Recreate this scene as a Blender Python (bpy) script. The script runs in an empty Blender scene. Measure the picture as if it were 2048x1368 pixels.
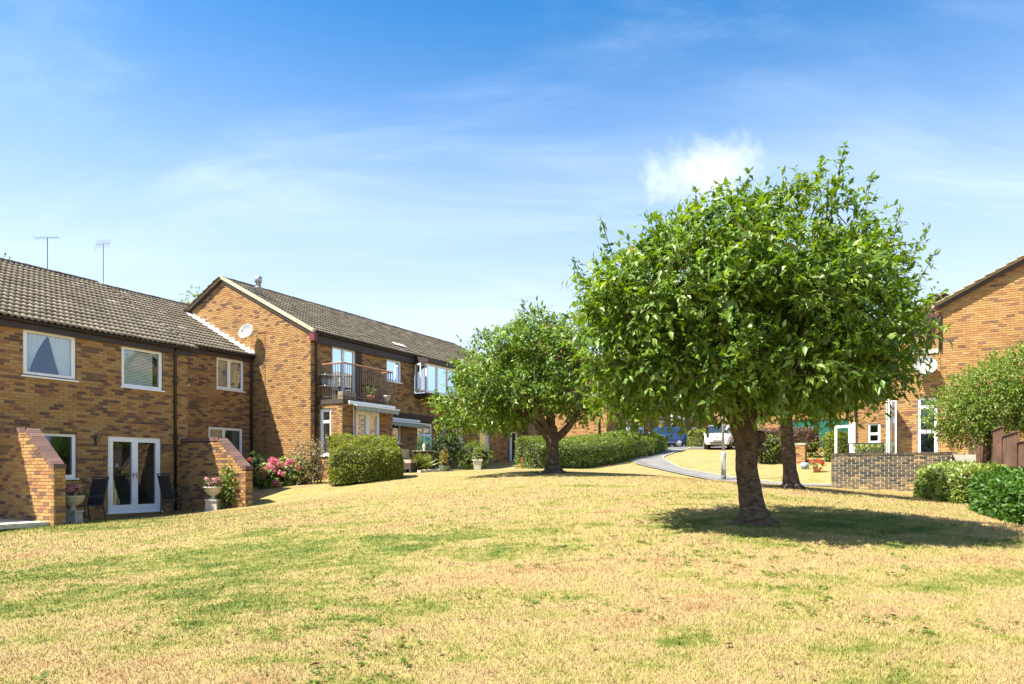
import bpy, math, random
import numpy as np
from mathutils import Matrix, Vector, noise as mnoise

# ---------------------------------------------------------------- camera, sky, sun, exposure
S = bpy.context.scene
COL = S.collection
R = math.radians
cam = bpy.data.cameras.new('camera')
camo = bpy.data.objects.new('camera', cam)
COL.objects.link(camo)
camo.location = (0, 0, 0)
camo.rotation_euler = (R(90), 0, 0)
cam.sensor_width = 36.0
cam.lens = 1400.0 / 2048 * 36
cam.shift_y = 261.0 / 2048
cam.clip_start = 0.1
cam.clip_end = 3000
S.camera = camo

SUNV = Vector((-0.592, -0.243, 1.0)).normalized()      # towards the sun
SUN_EL = math.asin(SUNV.z)
SUN_AZ = math.atan2(SUNV.x, SUNV.y)                     # clockwise from +Y
sun = bpy.data.lights.new('sun', 'SUN')
sun.energy = 5.0
sun.angle = R(0.55)
sun.color = (1.0, 0.93, 0.80)
suno = bpy.data.objects.new('sun', sun)
COL.objects.link(suno)
suno.location = (-20, -8, 40)
suno.rotation_euler = SUNV.to_track_quat('Z', 'Y').to_euler()

W = bpy.data.worlds.new('World')
S.world = W
W.use_nodes = True
nt = W.node_tree
nt.nodes.clear()


def N(t, kind, **kw):
    n = t.nodes.new(kind)
    for k, v in kw.items():
        if k.startswith('i_'):
            key = k[2:]
            key = int(key) if key.isdigit() else key.replace('_', ' ')
            n.inputs[key].default_value = v
        else:
            setattr(n, k, v)
    return n


def L(t, a, b):
    t.links.new(a, b)


def math_node(t, op, a, b=None, clamp=False):
    n = t.nodes.new('ShaderNodeMath')
    n.operation = op
    n.use_clamp = clamp
    for i, x in enumerate((a, b)):
        if x is None:
            continue
        if isinstance(x, (int, float)):
            n.inputs[i].default_value = x
        else:
            t.links.new(x, n.inputs[i])
    return n.outputs[0]


def smooth(t, x, lo, hi):
    n = t.nodes.new('ShaderNodeMapRange')
    n.interpolation_type = 'SMOOTHSTEP'
    n.inputs['From Min'].default_value = lo
    n.inputs['From Max'].default_value = hi
    t.links.new(x, n.inputs['Value'])
    return n.outputs['Result']


SKYX, SKYY = 7.7, -1.3
sky = N(nt, 'ShaderNodeTexSky', sky_type='NISHITA', sun_disc=False, sun_elevation=SUN_EL, sun_rotation=SUN_AZ,
        altitude=100.0, air_density=1.0, dust_density=1.3, ozone_density=3.0)
hsv = N(nt, 'ShaderNodeHueSaturation', i_Hue=0.495, i_Saturation=1.40, i_Value=1.12)
L(nt, sky.outputs[0], hsv.inputs['Color'])
tc = N(nt, 'ShaderNodeTexCoord')
sep = N(nt, 'ShaderNodeSeparateXYZ')
L(nt, tc.outputs['Generated'], sep.inputs[0])
# thin cirrus: direction projected on a high flat layer, stretched along the wind
zc = math_node(nt, 'ADD', math_node(nt, 'MAXIMUM', sep.outputs[2], 0.0), 0.16)
cx = math_node(nt, 'DIVIDE', sep.outputs[0], zc)
cy = math_node(nt, 'DIVIDE', sep.outputs[1], zc)
cmb = N(nt, 'ShaderNodeCombineXYZ')
L(nt, cx, cmb.inputs[0])
L(nt, cy, cmb.inputs[1])
mp = N(nt, 'ShaderNodeMapping')
mp.inputs['Rotation'].default_value = (0, 0, R(28))
mp.inputs['Scale'].default_value = (0.55, 1.5, 1)
mp.inputs['Location'].default_value = (SKYX, SKYY, 0)
L(nt, cmb.outputs[0], mp.inputs[0])
nz = N(nt, 'ShaderNodeTexNoise', i_Scale=1.5, i_Detail=9.0, i_Roughness=0.62, i_Distortion=0.5)
L(nt, mp.outputs[0], nz.inputs['Vector'])
nzl = N(nt, 'ShaderNodeTexNoise', i_Scale=0.42, i_Detail=3.0)
L(nt, mp.outputs[0], nzl.inputs['Vector'])
veil = math_node(nt, 'MULTIPLY', smooth(nt, nz.outputs[0], 0.40, 0.82), smooth(nt, nzl.outputs[0], 0.30, 0.62))
# pale haze that thickens towards the horizon
haze = smooth(nt, sep.outputs[2], 0.60, 0.05)
# one small fair-weather cloud
cdir = Vector(((1418 - 1024) / 1400, 1.0, (945 - 352) / 1400)).normalized()
vs = N(nt, 'ShaderNodeVectorMath', operation='SUBTRACT')
L(nt, tc.outputs['Generated'], vs.inputs[0])
vs.inputs[1].default_value = cdir
vsc = N(nt, 'ShaderNodeVectorMath', operation='MULTIPLY')
L(nt, vs.outputs[0], vsc.inputs[0])
vsc.inputs[1].default_value = (0.95, 0.95, 1.5)
vl = N(nt, 'ShaderNodeVectorMath', operation='LENGTH')
L(nt, vsc.outputs[0], vl.inputs[0])
nc = N(nt, 'ShaderNodeTexNoise', i_Scale=11.0, i_Detail=10.0, i_Roughness=0.68, i_Distortion=0.4)
L(nt, tc.outputs['Generated'], nc.inputs['Vector'])
dd = math_node(nt, 'ADD', vl.outputs['Value'], math_node(nt, 'MULTIPLY', math_node(nt, 'SUBTRACT', nc.outputs[0], 0.5), 0.16))
puff = smooth(nt, dd, 0.082, -0.015)
m1 = N(nt, 'ShaderNodeMix', data_type='RGBA')
L(nt, math_node(nt, 'MULTIPLY', haze, 0.94), m1.inputs[0])
L(nt, hsv.outputs[0], m1.inputs[6])
m1.inputs[7].default_value = (4.35, 4.95, 6.2, 1)
m2 = N(nt, 'ShaderNodeMix', data_type='RGBA')
L(nt, math_node(nt, 'MULTIPLY', veil, 0.70), m2.inputs[0])
L(nt, m1.outputs[2], m2.inputs[6])
m2.inputs[7].default_value = (5.0, 5.7, 6.6, 1)
m3 = N(nt, 'ShaderNodeMix', data_type='RGBA')
L(nt, math_node(nt, 'MULTIPLY', puff, 0.74), m3.inputs[0])
L(nt, m2.outputs[2], m3.inputs[6])
m3.inputs[7].default_value = (7.5, 7.5, 7.6, 1)
bg = N(nt, 'ShaderNodeBackground', i_Strength=0.074)
L(nt, m3.outputs[2], bg.inputs['Color'])
wo = N(nt, 'ShaderNodeOutputWorld')
L(nt, bg.outputs[0], wo.inputs[0])

S.view_settings.view_transform = 'Standard'
S.view_settings.look = 'None'
S.view_settings.gamma = 1.0
S.view_settings.use_curve_mapping = False
S.view_settings.exposure = 1.62
S.cycles.max_bounces = 8
S.cycles.transparent_max_bounces = 12
S.cycles.caustics_reflective = False
S.cycles.caustics_refractive = False

# ---------------------------------------------------------------- frame of the terraces
EU = (math.sin(R(29)), math.cos(R(29)))     # along the terrace fronts, away from the viewer
EV = (EU[1], -EU[0])                        # out of the fronts, towards the lawn
OX, OY = -10.5, 19.5


def P(u, v, z=0.0):
    return (OX + u * EU[0] + v * EV[0], OY + u * EU[1] + v * EV[1], z)


def AT(px, D, z=0.0):
    return ((px - 1024) / 1400 * D, D, z)


rng = np.random.default_rng(7)
rnd = random.Random(11)


def nz3(x, y, z=0.0):
    return mnoise.noise(Vector((x, y, z)))


# ---------------------------------------------------------------- materials
MATS = {}


def new_mat(name):
    m = bpy.data.materials.new(name)
    m.use_nodes = True
    t = m.node_tree
    b = t.nodes['Principled BSDF']
    MATS[name] = m
    return m, t, b


def simple(name, col, rough=0.7, metal=0.0, vary=0.12, scale=6.0, bump=0.0, bscale=60.0, spec=0.5, coat=0.0):
    m, t, b = new_mat(name)
    b.inputs['Roughness'].default_value = rough
    b.inputs['Metallic'].default_value = metal
    b.inputs['Specular IOR Level'].default_value = spec
    if coat:
        b.inputs['Coat Weight'].default_value = coat
        b.inputs['Coat Roughness'].default_value = 0.06
    co = N(t, 'ShaderNodeTexCoord')
    n = N(t, 'ShaderNodeTexNoise', i_Scale=scale, i_Detail=5.0, i_Roughness=0.6)
    L(t, co.outputs['Object'], n.inputs['Vector'])
    r = N(t, 'ShaderNodeValToRGB')
    a = [c * (1 - vary) for c in col]
    c2 = [min(1.0, c * (1 + vary)) for c in col]
    r.color_ramp.elements[0].color = (*a, 1)
    r.color_ramp.elements[1].color = (*c2, 1)
    r.color_ramp.elements[0].position = 0.3
    r.color_ramp.elements[1].position = 0.7
    L(t, n.outputs[0], r.inputs[0])
    L(t, r.outputs[0], b.inputs['Base Color'])
    if bump:
        n2 = N(t, 'ShaderNodeTexNoise', i_Scale=bscale, i_Detail=4.0)
        L(t, co.outputs['Object'], n2.inputs['Vector'])
        bp = N(t, 'ShaderNodeBump', i_Strength=bump, i_Distance=0.01)
        L(t, n2.outputs[0], bp.inputs['Height'])
        L(t, bp.outputs[0], b.inputs['Normal'])
    return m


def ramp_mat(name, stops, rough=0.85, grain=0.18, gscale=45.0, bump=0.35, attr='tint', spec=0.25, stain=None):
    """colour picked per piece from the face attribute, with fine grain"""
    m, t, b = new_mat(name)
    b.inputs['Roughness'].default_value = rough
    b.inputs['Specular IOR Level'].default_value = spec
    at = N(t, 'ShaderNodeAttribute', attribute_name=attr)
    r = N(t, 'ShaderNodeValToRGB')
    cr = r.color_ramp
    while len(cr.elements) < len(stops):
        cr.elements.new(0.5)
    for e, (p, c) in zip(cr.elements, stops):
        e.position = p
        e.color = (*c, 1)
    L(t, at.outputs['Fac'], r.inputs[0])
    geo = N(t, 'ShaderNodeNewGeometry')
    n = N(t, 'ShaderNodeTexNoise', i_Scale=gscale, i_Detail=6.0, i_Roughness=0.7)
    L(t, geo.outputs['Position'], n.inputs['Vector'])
    k = math_node(t, 'ADD', math_node(t, 'MULTIPLY', n.outputs[0], 2 * grain), 1 - grain)
    hs = N(t, 'ShaderNodeHueSaturation')
    L(t, r.outputs[0], hs.inputs['Color'])
    L(t, k, hs.inputs['Value'])
    out = hs.outputs[0]
    if stain:
        n3 = N(t, 'ShaderNodeTexNoise', i_Scale=stain[1], i_Detail=6.0, i_Roughness=0.7)
        L(t, geo.outputs['Position'], n3.inputs['Vector'])
        mx = N(t, 'ShaderNodeMix', data_type='RGBA')
        L(t, math_node(t, 'MULTIPLY', smooth(t, n3.outputs[0], stain[2], stain[2] + 0.16), stain[3]), mx.inputs[0])
        L(t, out, mx.inputs[6])
        mx.inputs[7].default_value = (*stain[0], 1)
        out = mx.outputs[2]
    L(t, out, b.inputs['Base Color'])
    bp = N(t, 'ShaderNodeBump', i_Strength=bump, i_Distance=0.006)
    L(t, n.outputs[0], bp.inputs['Height'])
    L(t, bp.outputs[0], b.inputs['Normal'])
    return m


BUFF, GOLD, RUST, DARK = (0.350, 0.202, 0.076), (0.400, 0.252, 0.102), (0.265, 0.126, 0.068), (0.112, 0.070, 0.056)
ramp_mat('brick', [(0.0, GOLD), (0.30, BUFF), (0.52, (0.32, 0.155, 0.056)), (0.68, RUST), (0.82, (0.175, 0.098, 0.066)), (1.0, DARK)], stain=((0.20, 0.125, 0.060), 0.85, 0.52, 0.38))
ramp_mat('brick_weathered', [(0.0, (0.40, 0.26, 0.11)), (0.35, (0.20, 0.14, 0.075)), (0.7, (0.095, 0.077, 0.058)), (1.0, (0.045, 0.041, 0.036))],
         stain=((0.42, 0.40, 0.33), 9.0, 0.60, 0.7))
ramp_mat('coping', [(0.0, (0.20, 0.115, 0.092)), (1.0, (0.115, 0.072, 0.066))])
simple('mortar', (0.29, 0.205, 0.11), 0.95, vary=0.2, scale=9.0)
simple('mortar_pale', (0.50, 0.46, 0.36), 0.95, vary=0.25, scale=9.0)
ramp_mat('roof_tile', [(0.0, (0.160, 0.132, 0.092)), (0.6, (0.228, 0.190, 0.134)), (0.94, (0.285, 0.242, 0.172)), (1.0, (0.40, 0.35, 0.27))],
         grain=0.30, gscale=20.0, bump=0.4, stain=((0.085, 0.072, 0.045), 1.6, 0.50, 0.5))
simple('ridge', (0.055, 0.048, 0.040), 0.9, vary=0.3, scale=5.0, bump=0.3)
simple('roof_deck', (0.05, 0.045, 0.04), 0.95)
simple('fascia', (0.040, 0.026, 0.022), 0.55, vary=0.25)
simple('maroon', (0.15, 0.028, 0.034), 0.5)
simple('gutter', (0.016, 0.014, 0.014), 0.4, vary=0.2)
simple('verge', (0.43, 0.37, 0.25), 0.85, vary=0.2, scale=4)
simple('flashing', (0.66, 0.66, 0.64), 0.6, vary=0.2, scale=8)
simple('upvc', (0.86, 0.86, 0.86), 0.35, vary=0.04, scale=2.0)
simple('white_cloth', (0.86, 0.88, 0.90), 0.9, vary=0.06, scale=20.0)
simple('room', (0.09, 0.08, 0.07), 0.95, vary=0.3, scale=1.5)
simple('curtain_green', (0.22, 0.28, 0.24), 0.9, vary=0.25, scale=9)
simple('timber_dark', (0.055, 0.036, 0.026), 0.8, vary=0.3, scale=3)
simple('timber_rail', (0.30, 0.16, 0.085), 0.6, vary=0.2)
simple('metal_grey', (0.42, 0.44, 0.45), 0.45, metal=0.7, vary=0.15)
simple('metal_dark', (0.025, 0.026, 0.028), 0.45, vary=0.2)
simple('rail_metal', (0.070, 0.058, 0.050), 0.5, vary=0.3)
simple('dish_grey', (0.27, 0.27, 0.265), 0.5, vary=0.06)
simple('awning_cloth', (0.30, 0.36, 0.33), 0.9, vary=0.12)
simple('stone', (0.44, 0.41, 0.34), 0.9, vary=0.25, scale=9, bump=0.4)
simple('stone_pale', (0.50, 0.46, 0.37), 0.9, vary=0.25, scale=12, bump=0.3)
simple('concrete', (0.40, 0.38, 0.33), 0.92, vary=0.2, scale=4, bump=0.3)
simple('asphalt', (0.155, 0.150, 0.145), 0.92, vary=0.25, scale=2.2, bump=0.5, bscale=160)
simple('asphalt_road', (0.115, 0.112, 0.108), 0.92, vary=0.2, scale=2.0, bump=0.4, bscale=160)
simple('lamp_grey', (0.40, 0.42, 0.42), 0.5, metal=0.2, vary=0.12)
simple('lamp_base', (0.16, 0.165, 0.165), 0.6, vary=0.15)
simple('terracotta', (0.50, 0.20, 0.10), 0.85, vary=0.15)
simple('glaze_green', (0.16, 0.24, 0.17), 0.3, vary=0.15)
simple('pot_white', (0.62, 0.58, 0.47), 0.8, vary=0.15)
simple('fence', (0.130, 0.068, 0.043), 0.85, vary=0.35, scale=2.5, bump=0.35, bscale=30)
simple('green_door', (0.010, 0.105, 0.072), 0.45, vary=0.06)
simple('sling', (0.030, 0.028, 0.024), 0.8, vary=0.2)
simple('beige', (0.42, 0.34, 0.24), 0.85, vary=0.1)
simple('paint_blue', (0.012, 0.045, 0.155), 0.28, metal=0.35, vary=0.04, coat=0.8)
simple('paint_white', (0.74, 0.74, 0.72), 0.3, vary=0.02, coat=0.8)
simple('paint_silver', (0.42, 0.45, 0.50), 0.3, metal=0.6, vary=0.03, coat=0.6)
simple('car_glass', (0.018, 0.028, 0.034), 0.05, vary=0.2, spec=0.9)
simple('rubber', (0.012, 0.012, 0.012), 0.85)
simple('alloy', (0.55, 0.56, 0.57), 0.35, metal=0.6, vary=0.05)
simple('lens_red', (0.40, 0.012, 0.018), 0.15, vary=0.1)
simple('lens_clear', (0.50, 0.52, 0.54), 0.1, vary=0.1)
simple('black_plastic', (0.02, 0.02, 0.021), 0.6)
simple('plate', (0.65, 0.65, 0.62), 0.5)
simple('dead_leaf', (0.21, 0.115, 0.055), 0.85, vary=0.4, scale=30)
simple('soil', (0.085, 0.058, 0.036), 0.95, vary=0.3, scale=12, bump=0.5)
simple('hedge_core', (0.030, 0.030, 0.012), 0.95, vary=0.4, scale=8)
simple('twig', (0.10, 0.072, 0.045), 0.9, vary=0.3, scale=20)
simple('slate_blue', (0.22, 0.30, 0.38), 0.7)

# glass: clear pane with a mirror-like film
gm, gt, gb = new_mat('glass')
gt.nodes.remove(gb)
go = gt.nodes['Material Output']
tr = N(gt, 'ShaderNodeBsdfTransparent')
tr.inputs[0].default_value = (0.80, 0.86, 0.86, 1)
gl = N(gt, 'ShaderNodeBsdfGlossy')
gl.inputs['Roughness'].default_value = 0.012
gl.inputs['Color'].default_value = (0.62, 0.80, 1.0, 1)
fr = N(gt, 'ShaderNodeFresnel', i_IOR=1.52)
gn = N(gt, 'ShaderNodeTexNoise', i_Scale=0.9, i_Detail=1.0)
geo_ = N(gt, 'ShaderNodeNewGeometry')
L(gt, geo_.outputs['Position'], gn.inputs['Vector'])
gbp = N(gt, 'ShaderNodeBump', i_Strength=0.05, i_Distance=0.02)
L(gt, gn.outputs[0], gbp.inputs['Height'])
L(gt, gbp.outputs[0], gl.inputs['Normal'])
gx = N(gt, 'ShaderNodeMixShader')
L(gt, math_node(gt, 'ADD', math_node(gt, 'MULTIPLY', fr.outputs[0], 1.4), 0.065, True), gx.inputs[0])
L(gt, tr.outputs[0], gx.inputs[1])
L(gt, gl.outputs[0], gx.inputs[2])
L(gt, gx.outputs[0], go.inputs[0])


def leaf_mat(name, stops, rough=0.42, trans=0.34, spec=0.45):
    m, t, b = new_mat(name)
    out = t.nodes['Material Output']
    at = N(t, 'ShaderNodeAttribute', attribute_name='tint')
    r = N(t, 'ShaderNodeValToRGB')
    cr = r.color_ramp
    while len(cr.elements) < len(stops):
        cr.elements.new(0.5)
    for e, (p, c) in zip(cr.elements, stops):
        e.position = p
        e.color = (*c, 1)
    L(t, at.outputs['Fac'], r.inputs[0])
    L(t, r.outputs[0], b.inputs['Base Color'])
    b.inputs['Roughness'].default_value = rough
    b.inputs['Specular IOR Level'].default_value = spec
    tl = N(t, 'ShaderNodeBsdfTranslucent')
    hs = N(t, 'ShaderNodeHueSaturation', i_Hue=0.485, i_Saturation=1.15, i_Value=1.5)
    L(t, r.outputs[0], hs.inputs['Color'])
    L(t, hs.outputs[0], tl.inputs[0])
    mx = N(t, 'ShaderNodeMixShader', i_0=trans)
    L(t, b.outputs[0], mx.inputs[1])
    L(t, tl.outputs[0], mx.inputs[2])
    L(t, mx.outputs[0], out.inputs[0])
    return m


leaf_mat('leaf_cherry', [(0.0, (0.056, 0.112, 0.013)), (0.5, (0.118, 0.208, 0.023)), (0.93, (0.204, 0.298, 0.042)), (1.0, (0.26, 0.20, 0.03))])
leaf_mat('leaf_hedge', [(0.0, (0.080, 0.120, 0.013)), (0.5, (0.165, 0.205, 0.020)), (0.85, (0.25, 0.28, 0.028)), (1.0, (0.26, 0.20, 0.06))])
leaf_mat('leaf_privet', [(0.0, (0.065, 0.115, 0.015)), (0.6, (0.13, 0.20, 0.026)), (1.0, (0.24, 0.29, 0.04))])
leaf_mat('leaf_laurel', [(0.0, (0.030, 0.085, 0.012)), (0.6, (0.060, 0.140, 0.020)), (1.0, (0.13, 0.22, 0.035))], rough=0.45, spec=0.35)
leaf_mat('leaf_pale', [(0.0, (0.11, 0.165, 0.025)), (0.6, (0.22, 0.29, 0.055)), (1.0, (0.42, 0.46, 0.20))])
leaf_mat('leaf_olive', [(0.0, (0.080, 0.135, 0.018)), (0.6, (0.155, 0.235, 0.036)), (1.0, (0.26, 0.33, 0.07))])
leaf_mat('leaf_dark', [(0.0, (0.018, 0.045, 0.010)), (0.7, (0.045, 0.085, 0.018)), (1.0, (0.10, 0.15, 0.03))])
leaf_mat('leaf_gold', [(0.0, (0.22, 0.20, 0.03)), (0.6, (0.36, 0.30, 0.05)), (1.0, (0.50, 0.40, 0.08))])
leaf_mat('leaf_purple', [(0.0, (0.075, 0.035, 0.030)), (0.6, (0.16, 0.075, 0.055)), (1.0, (0.24, 0.14, 0.07))])
leaf_mat('leaf_dry', [(0.0, (0.16, 0.12, 0.05)), (0.6, (0.28, 0.22, 0.10)), (1.0, (0.40, 0.32, 0.17))], trans=0.15)
leaf_mat('petal_pink', [(0.0, (0.50, 0.09, 0.17)), (0.6, (0.66, 0.20, 0.29)), (1.0, (0.74, 0.38, 0.42))], trans=0.25)
leaf_mat('petal_red', [(0.0, (0.42, 0.02, 0.02)), (0.7, (0.60, 0.06, 0.04)), (1.0, (0.70, 0.25, 0.20))], trans=0.25)
leaf_mat('petal_mixed', [(0.0, (0.55, 0.03, 0.05)), (0.4, (0.62, 0.12, 0.18)), (0.7, (0.75, 0.68, 0.66)), (1.0, (0.30, 0.20, 0.55))], trans=0.25)


def bark(name, c1, c2):
    m, t, b = new_mat(name)
    b.inputs['Roughness'].default_value = 0.9
    b.inputs['Specular IOR Level'].default_value = 0.2
    geo = N(t, 'ShaderNodeNewGeometry')
    mpp = N(t, 'ShaderNodeMapping')
    mpp.inputs['Scale'].default_value = (5.0, 5.0, 13.0)
    L(t, geo.outputs['Position'], mpp.inputs[0])
    n = N(t, 'ShaderNodeTexNoise', i_Scale=1.6, i_Detail=8.0, i_Roughness=0.7, i_Distortion=0.6)
    L(t, mpp.outputs[0], n.inputs['Vector'])
    n2 = N(t, 'ShaderNodeTexNoise', i_Scale=14.0, i_Detail=8.0, i_Roughness=0.75)
    L(t, geo.outputs['Position'], n2.inputs['Vector'])
    f = math_node(t, 'ADD', math_node(t, 'MULTIPLY', n.outputs[0], 0.6), math_node(t, 'MULTIPLY', n2.outputs[0], 0.4))
    r = N(t, 'ShaderNodeValToRGB')
    r.color_ramp.elements[0].position = 0.38
    r.color_ramp.elements[1].position = 0.66
    r.color_ramp.elements[0].color = (*c1, 1)
    r.color_ramp.elements[1].color = (*c2, 1)
    L(t, f, r.inputs[0])
    L(t, r.outputs[0], b.inputs['Base Color'])
    bp = N(t, 'ShaderNodeBump', i_Strength=0.9, i_Distance=0.03)
    L(t, f, bp.inputs['Height'])
    L(t, bp.outputs[0], b.inputs['Normal'])


bark('bark', (0.024, 0.015, 0.010), (0.200, 0.148, 0.105))
bark('bark_thin', (0.045, 0.030, 0.018), (0.15, 0.105, 0.07))


# lawn colour, shared by the ground sheet and the blades standing on it
def lawn_nodes(t, b, blade):
    geo = N(t, 'ShaderNodeNewGeometry')
    pos = geo.outputs['Position']

    def nse(scale, detail, rot=0, sc=(1, 1, 1), dist=0.0):
        mm = N(t, 'ShaderNodeMapping')
        mm.inputs['Rotation'].default_value = (0, 0, R(rot))
        mm.inputs['Scale'].default_value = sc
        L(t, pos, mm.inputs[0])
        n = N(t, 'ShaderNodeTexNoise', i_Scale=scale, i_Detail=detail, i_Roughness=0.62, i_Distortion=dist)
        L(t, mm.outputs[0], n.inputs['Vector'])
        return n.outputs[0]
    big = nse(0.33, 3, -35, (1.0, 1.7, 0.0), 0.4)
    mid = nse(1.25, 5, -30, (1.0, 1.8, 0.0), 0.6)
    fine = nse(9.0, 6, 0, (1, 1, 0.2))
    grain = nse(70.0, 4)
    # damp hollow on the left stays greener
    sp = N(t, 'ShaderNodeSeparateXYZ')
    L(t, pos, sp.inputs[0])

    def blob(x, y, rx, ry, amp):
        a = math_node(t, 'DIVIDE', math_node(t, 'SUBTRACT', sp.outputs[0], x), rx)
        c = math_node(t, 'DIVIDE', math_node(t, 'SUBTRACT', sp.outputs[1], y), ry)
        s = math_node(t, 'ADD', math_node(t, 'MULTIPLY', a, a), math_node(t, 'MULTIPLY', c, c))
        return math_node(t, 'MULTIPLY', smooth(t, s, 1.0, 0.0), amp)
    bias = math_node(t, 'ADD', blob(-3.8, 9.0, 5.2, 3.6, 0.155), blob(-9.5, 15.0, 4.0, 4.0, 0.16))
    bias = math_node(t, 'ADD', bias, blob(4.6, 10.2, 3.4, 2.6, 0.16))
    bias = math_node(t, 'ADD', bias, blob(1.3, 5.0, 0.36, 0.26, 0.20))
    bias = math_node(t, 'ADD', bias, blob(0.3, 8.6, 1.5, 0.7, 0.10))
    def cen(x, k):
        return math_node(t, 'MULTIPLY', math_node(t, 'SUBTRACT', x, 0.5), k)
    f = math_node(t, 'ADD', math_node(t, 'ADD', cen(big, 0.62), cen(mid, 0.80)), math_node(t, 'ADD', cen(fine, 0.50), 0.503))
    f = math_node(t, 'ADD', f, bias)
    # faint mowing bands along the terrace direction
    dp = N(t, 'ShaderNodeVectorMath', operation='DOT_PRODUCT')
    L(t, pos, dp.inputs[0])
    dp.inputs[1].default_value = (0.72, -0.69, 0.0)
    band = math_node(t, 'SINE', math_node(t, 'ADD', math_node(t, 'MULTIPLY', dp.outputs['Value'], 5.2), math_node(t, 'MULTIPLY', big, 5.0)))
    f = math_node(t, 'ADD', f, math_node(t, 'MULTIPLY', band, 0.028))
    r = N(t, 'ShaderNodeValToRGB')
    cr = r.color_ramp
    cols = [(0.26, (0.270, 0.160, 0.064)), (0.36, (0.322, 0.218, 0.098)), (0.46, (0.342, 0.258, 0.116)), (0.535, (0.322, 0.258, 0.097)), (0.60, (0.270, 0.236, 0.076)), (0.67, (0.180, 0.190, 0.042)), (0.80, (0.092, 0.132, 0.024))]
    while len(cr.elements) < len(cols):
        cr.elements.new(0.5)
    for e, (p, c) in zip(cr.elements, cols):
        e.position = p
        e.color = (*c, 1)
    L(t, f, r.inputs[0])
    hs = N(t, 'ShaderNodeHueSaturation')
    L(t, r.outputs[0], hs.inputs['Color'])
    if blade:
        at = N(t, 'ShaderNodeAttribute', attribute_name='tint')
        L(t, math_node(t, 'ADD', math_node(t, 'MULTIPLY', at.outputs['Fac'], 0.52), 0.80), hs.inputs['Value'])
    else:
        brown = nse(2.6, 5)
        v = math_node(t, 'ADD', math_node(t, 'MULTIPLY', grain, 0.60), 0.64)
        v = math_node(t, 'MULTIPLY', v, math_node(t, 'ADD', math_node(t, 'MULTIPLY', brown, 0.5), 0.72))
        L(t, v, hs.inputs['Value'])
        bp = N(t, 'ShaderNodeBump', i_Strength=0.8, i_Distance=0.03)
        L(t, math_node(t, 'ADD', grain, fine), bp.inputs['Height'])
        L(t, bp.outputs[0], b.inputs['Normal'])
    L(t, hs.outputs[0], b.inputs['Base Color'])
    b.inputs['Roughness'].default_value = 0.85
    b.inputs['Specular IOR Level'].default_value = 0.15


for nm, bl in (('lawn', False), ('grass_blade', True)):
    m_, t_, b_ = new_mat(nm)
    lawn_nodes(t_, b_, bl)


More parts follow.
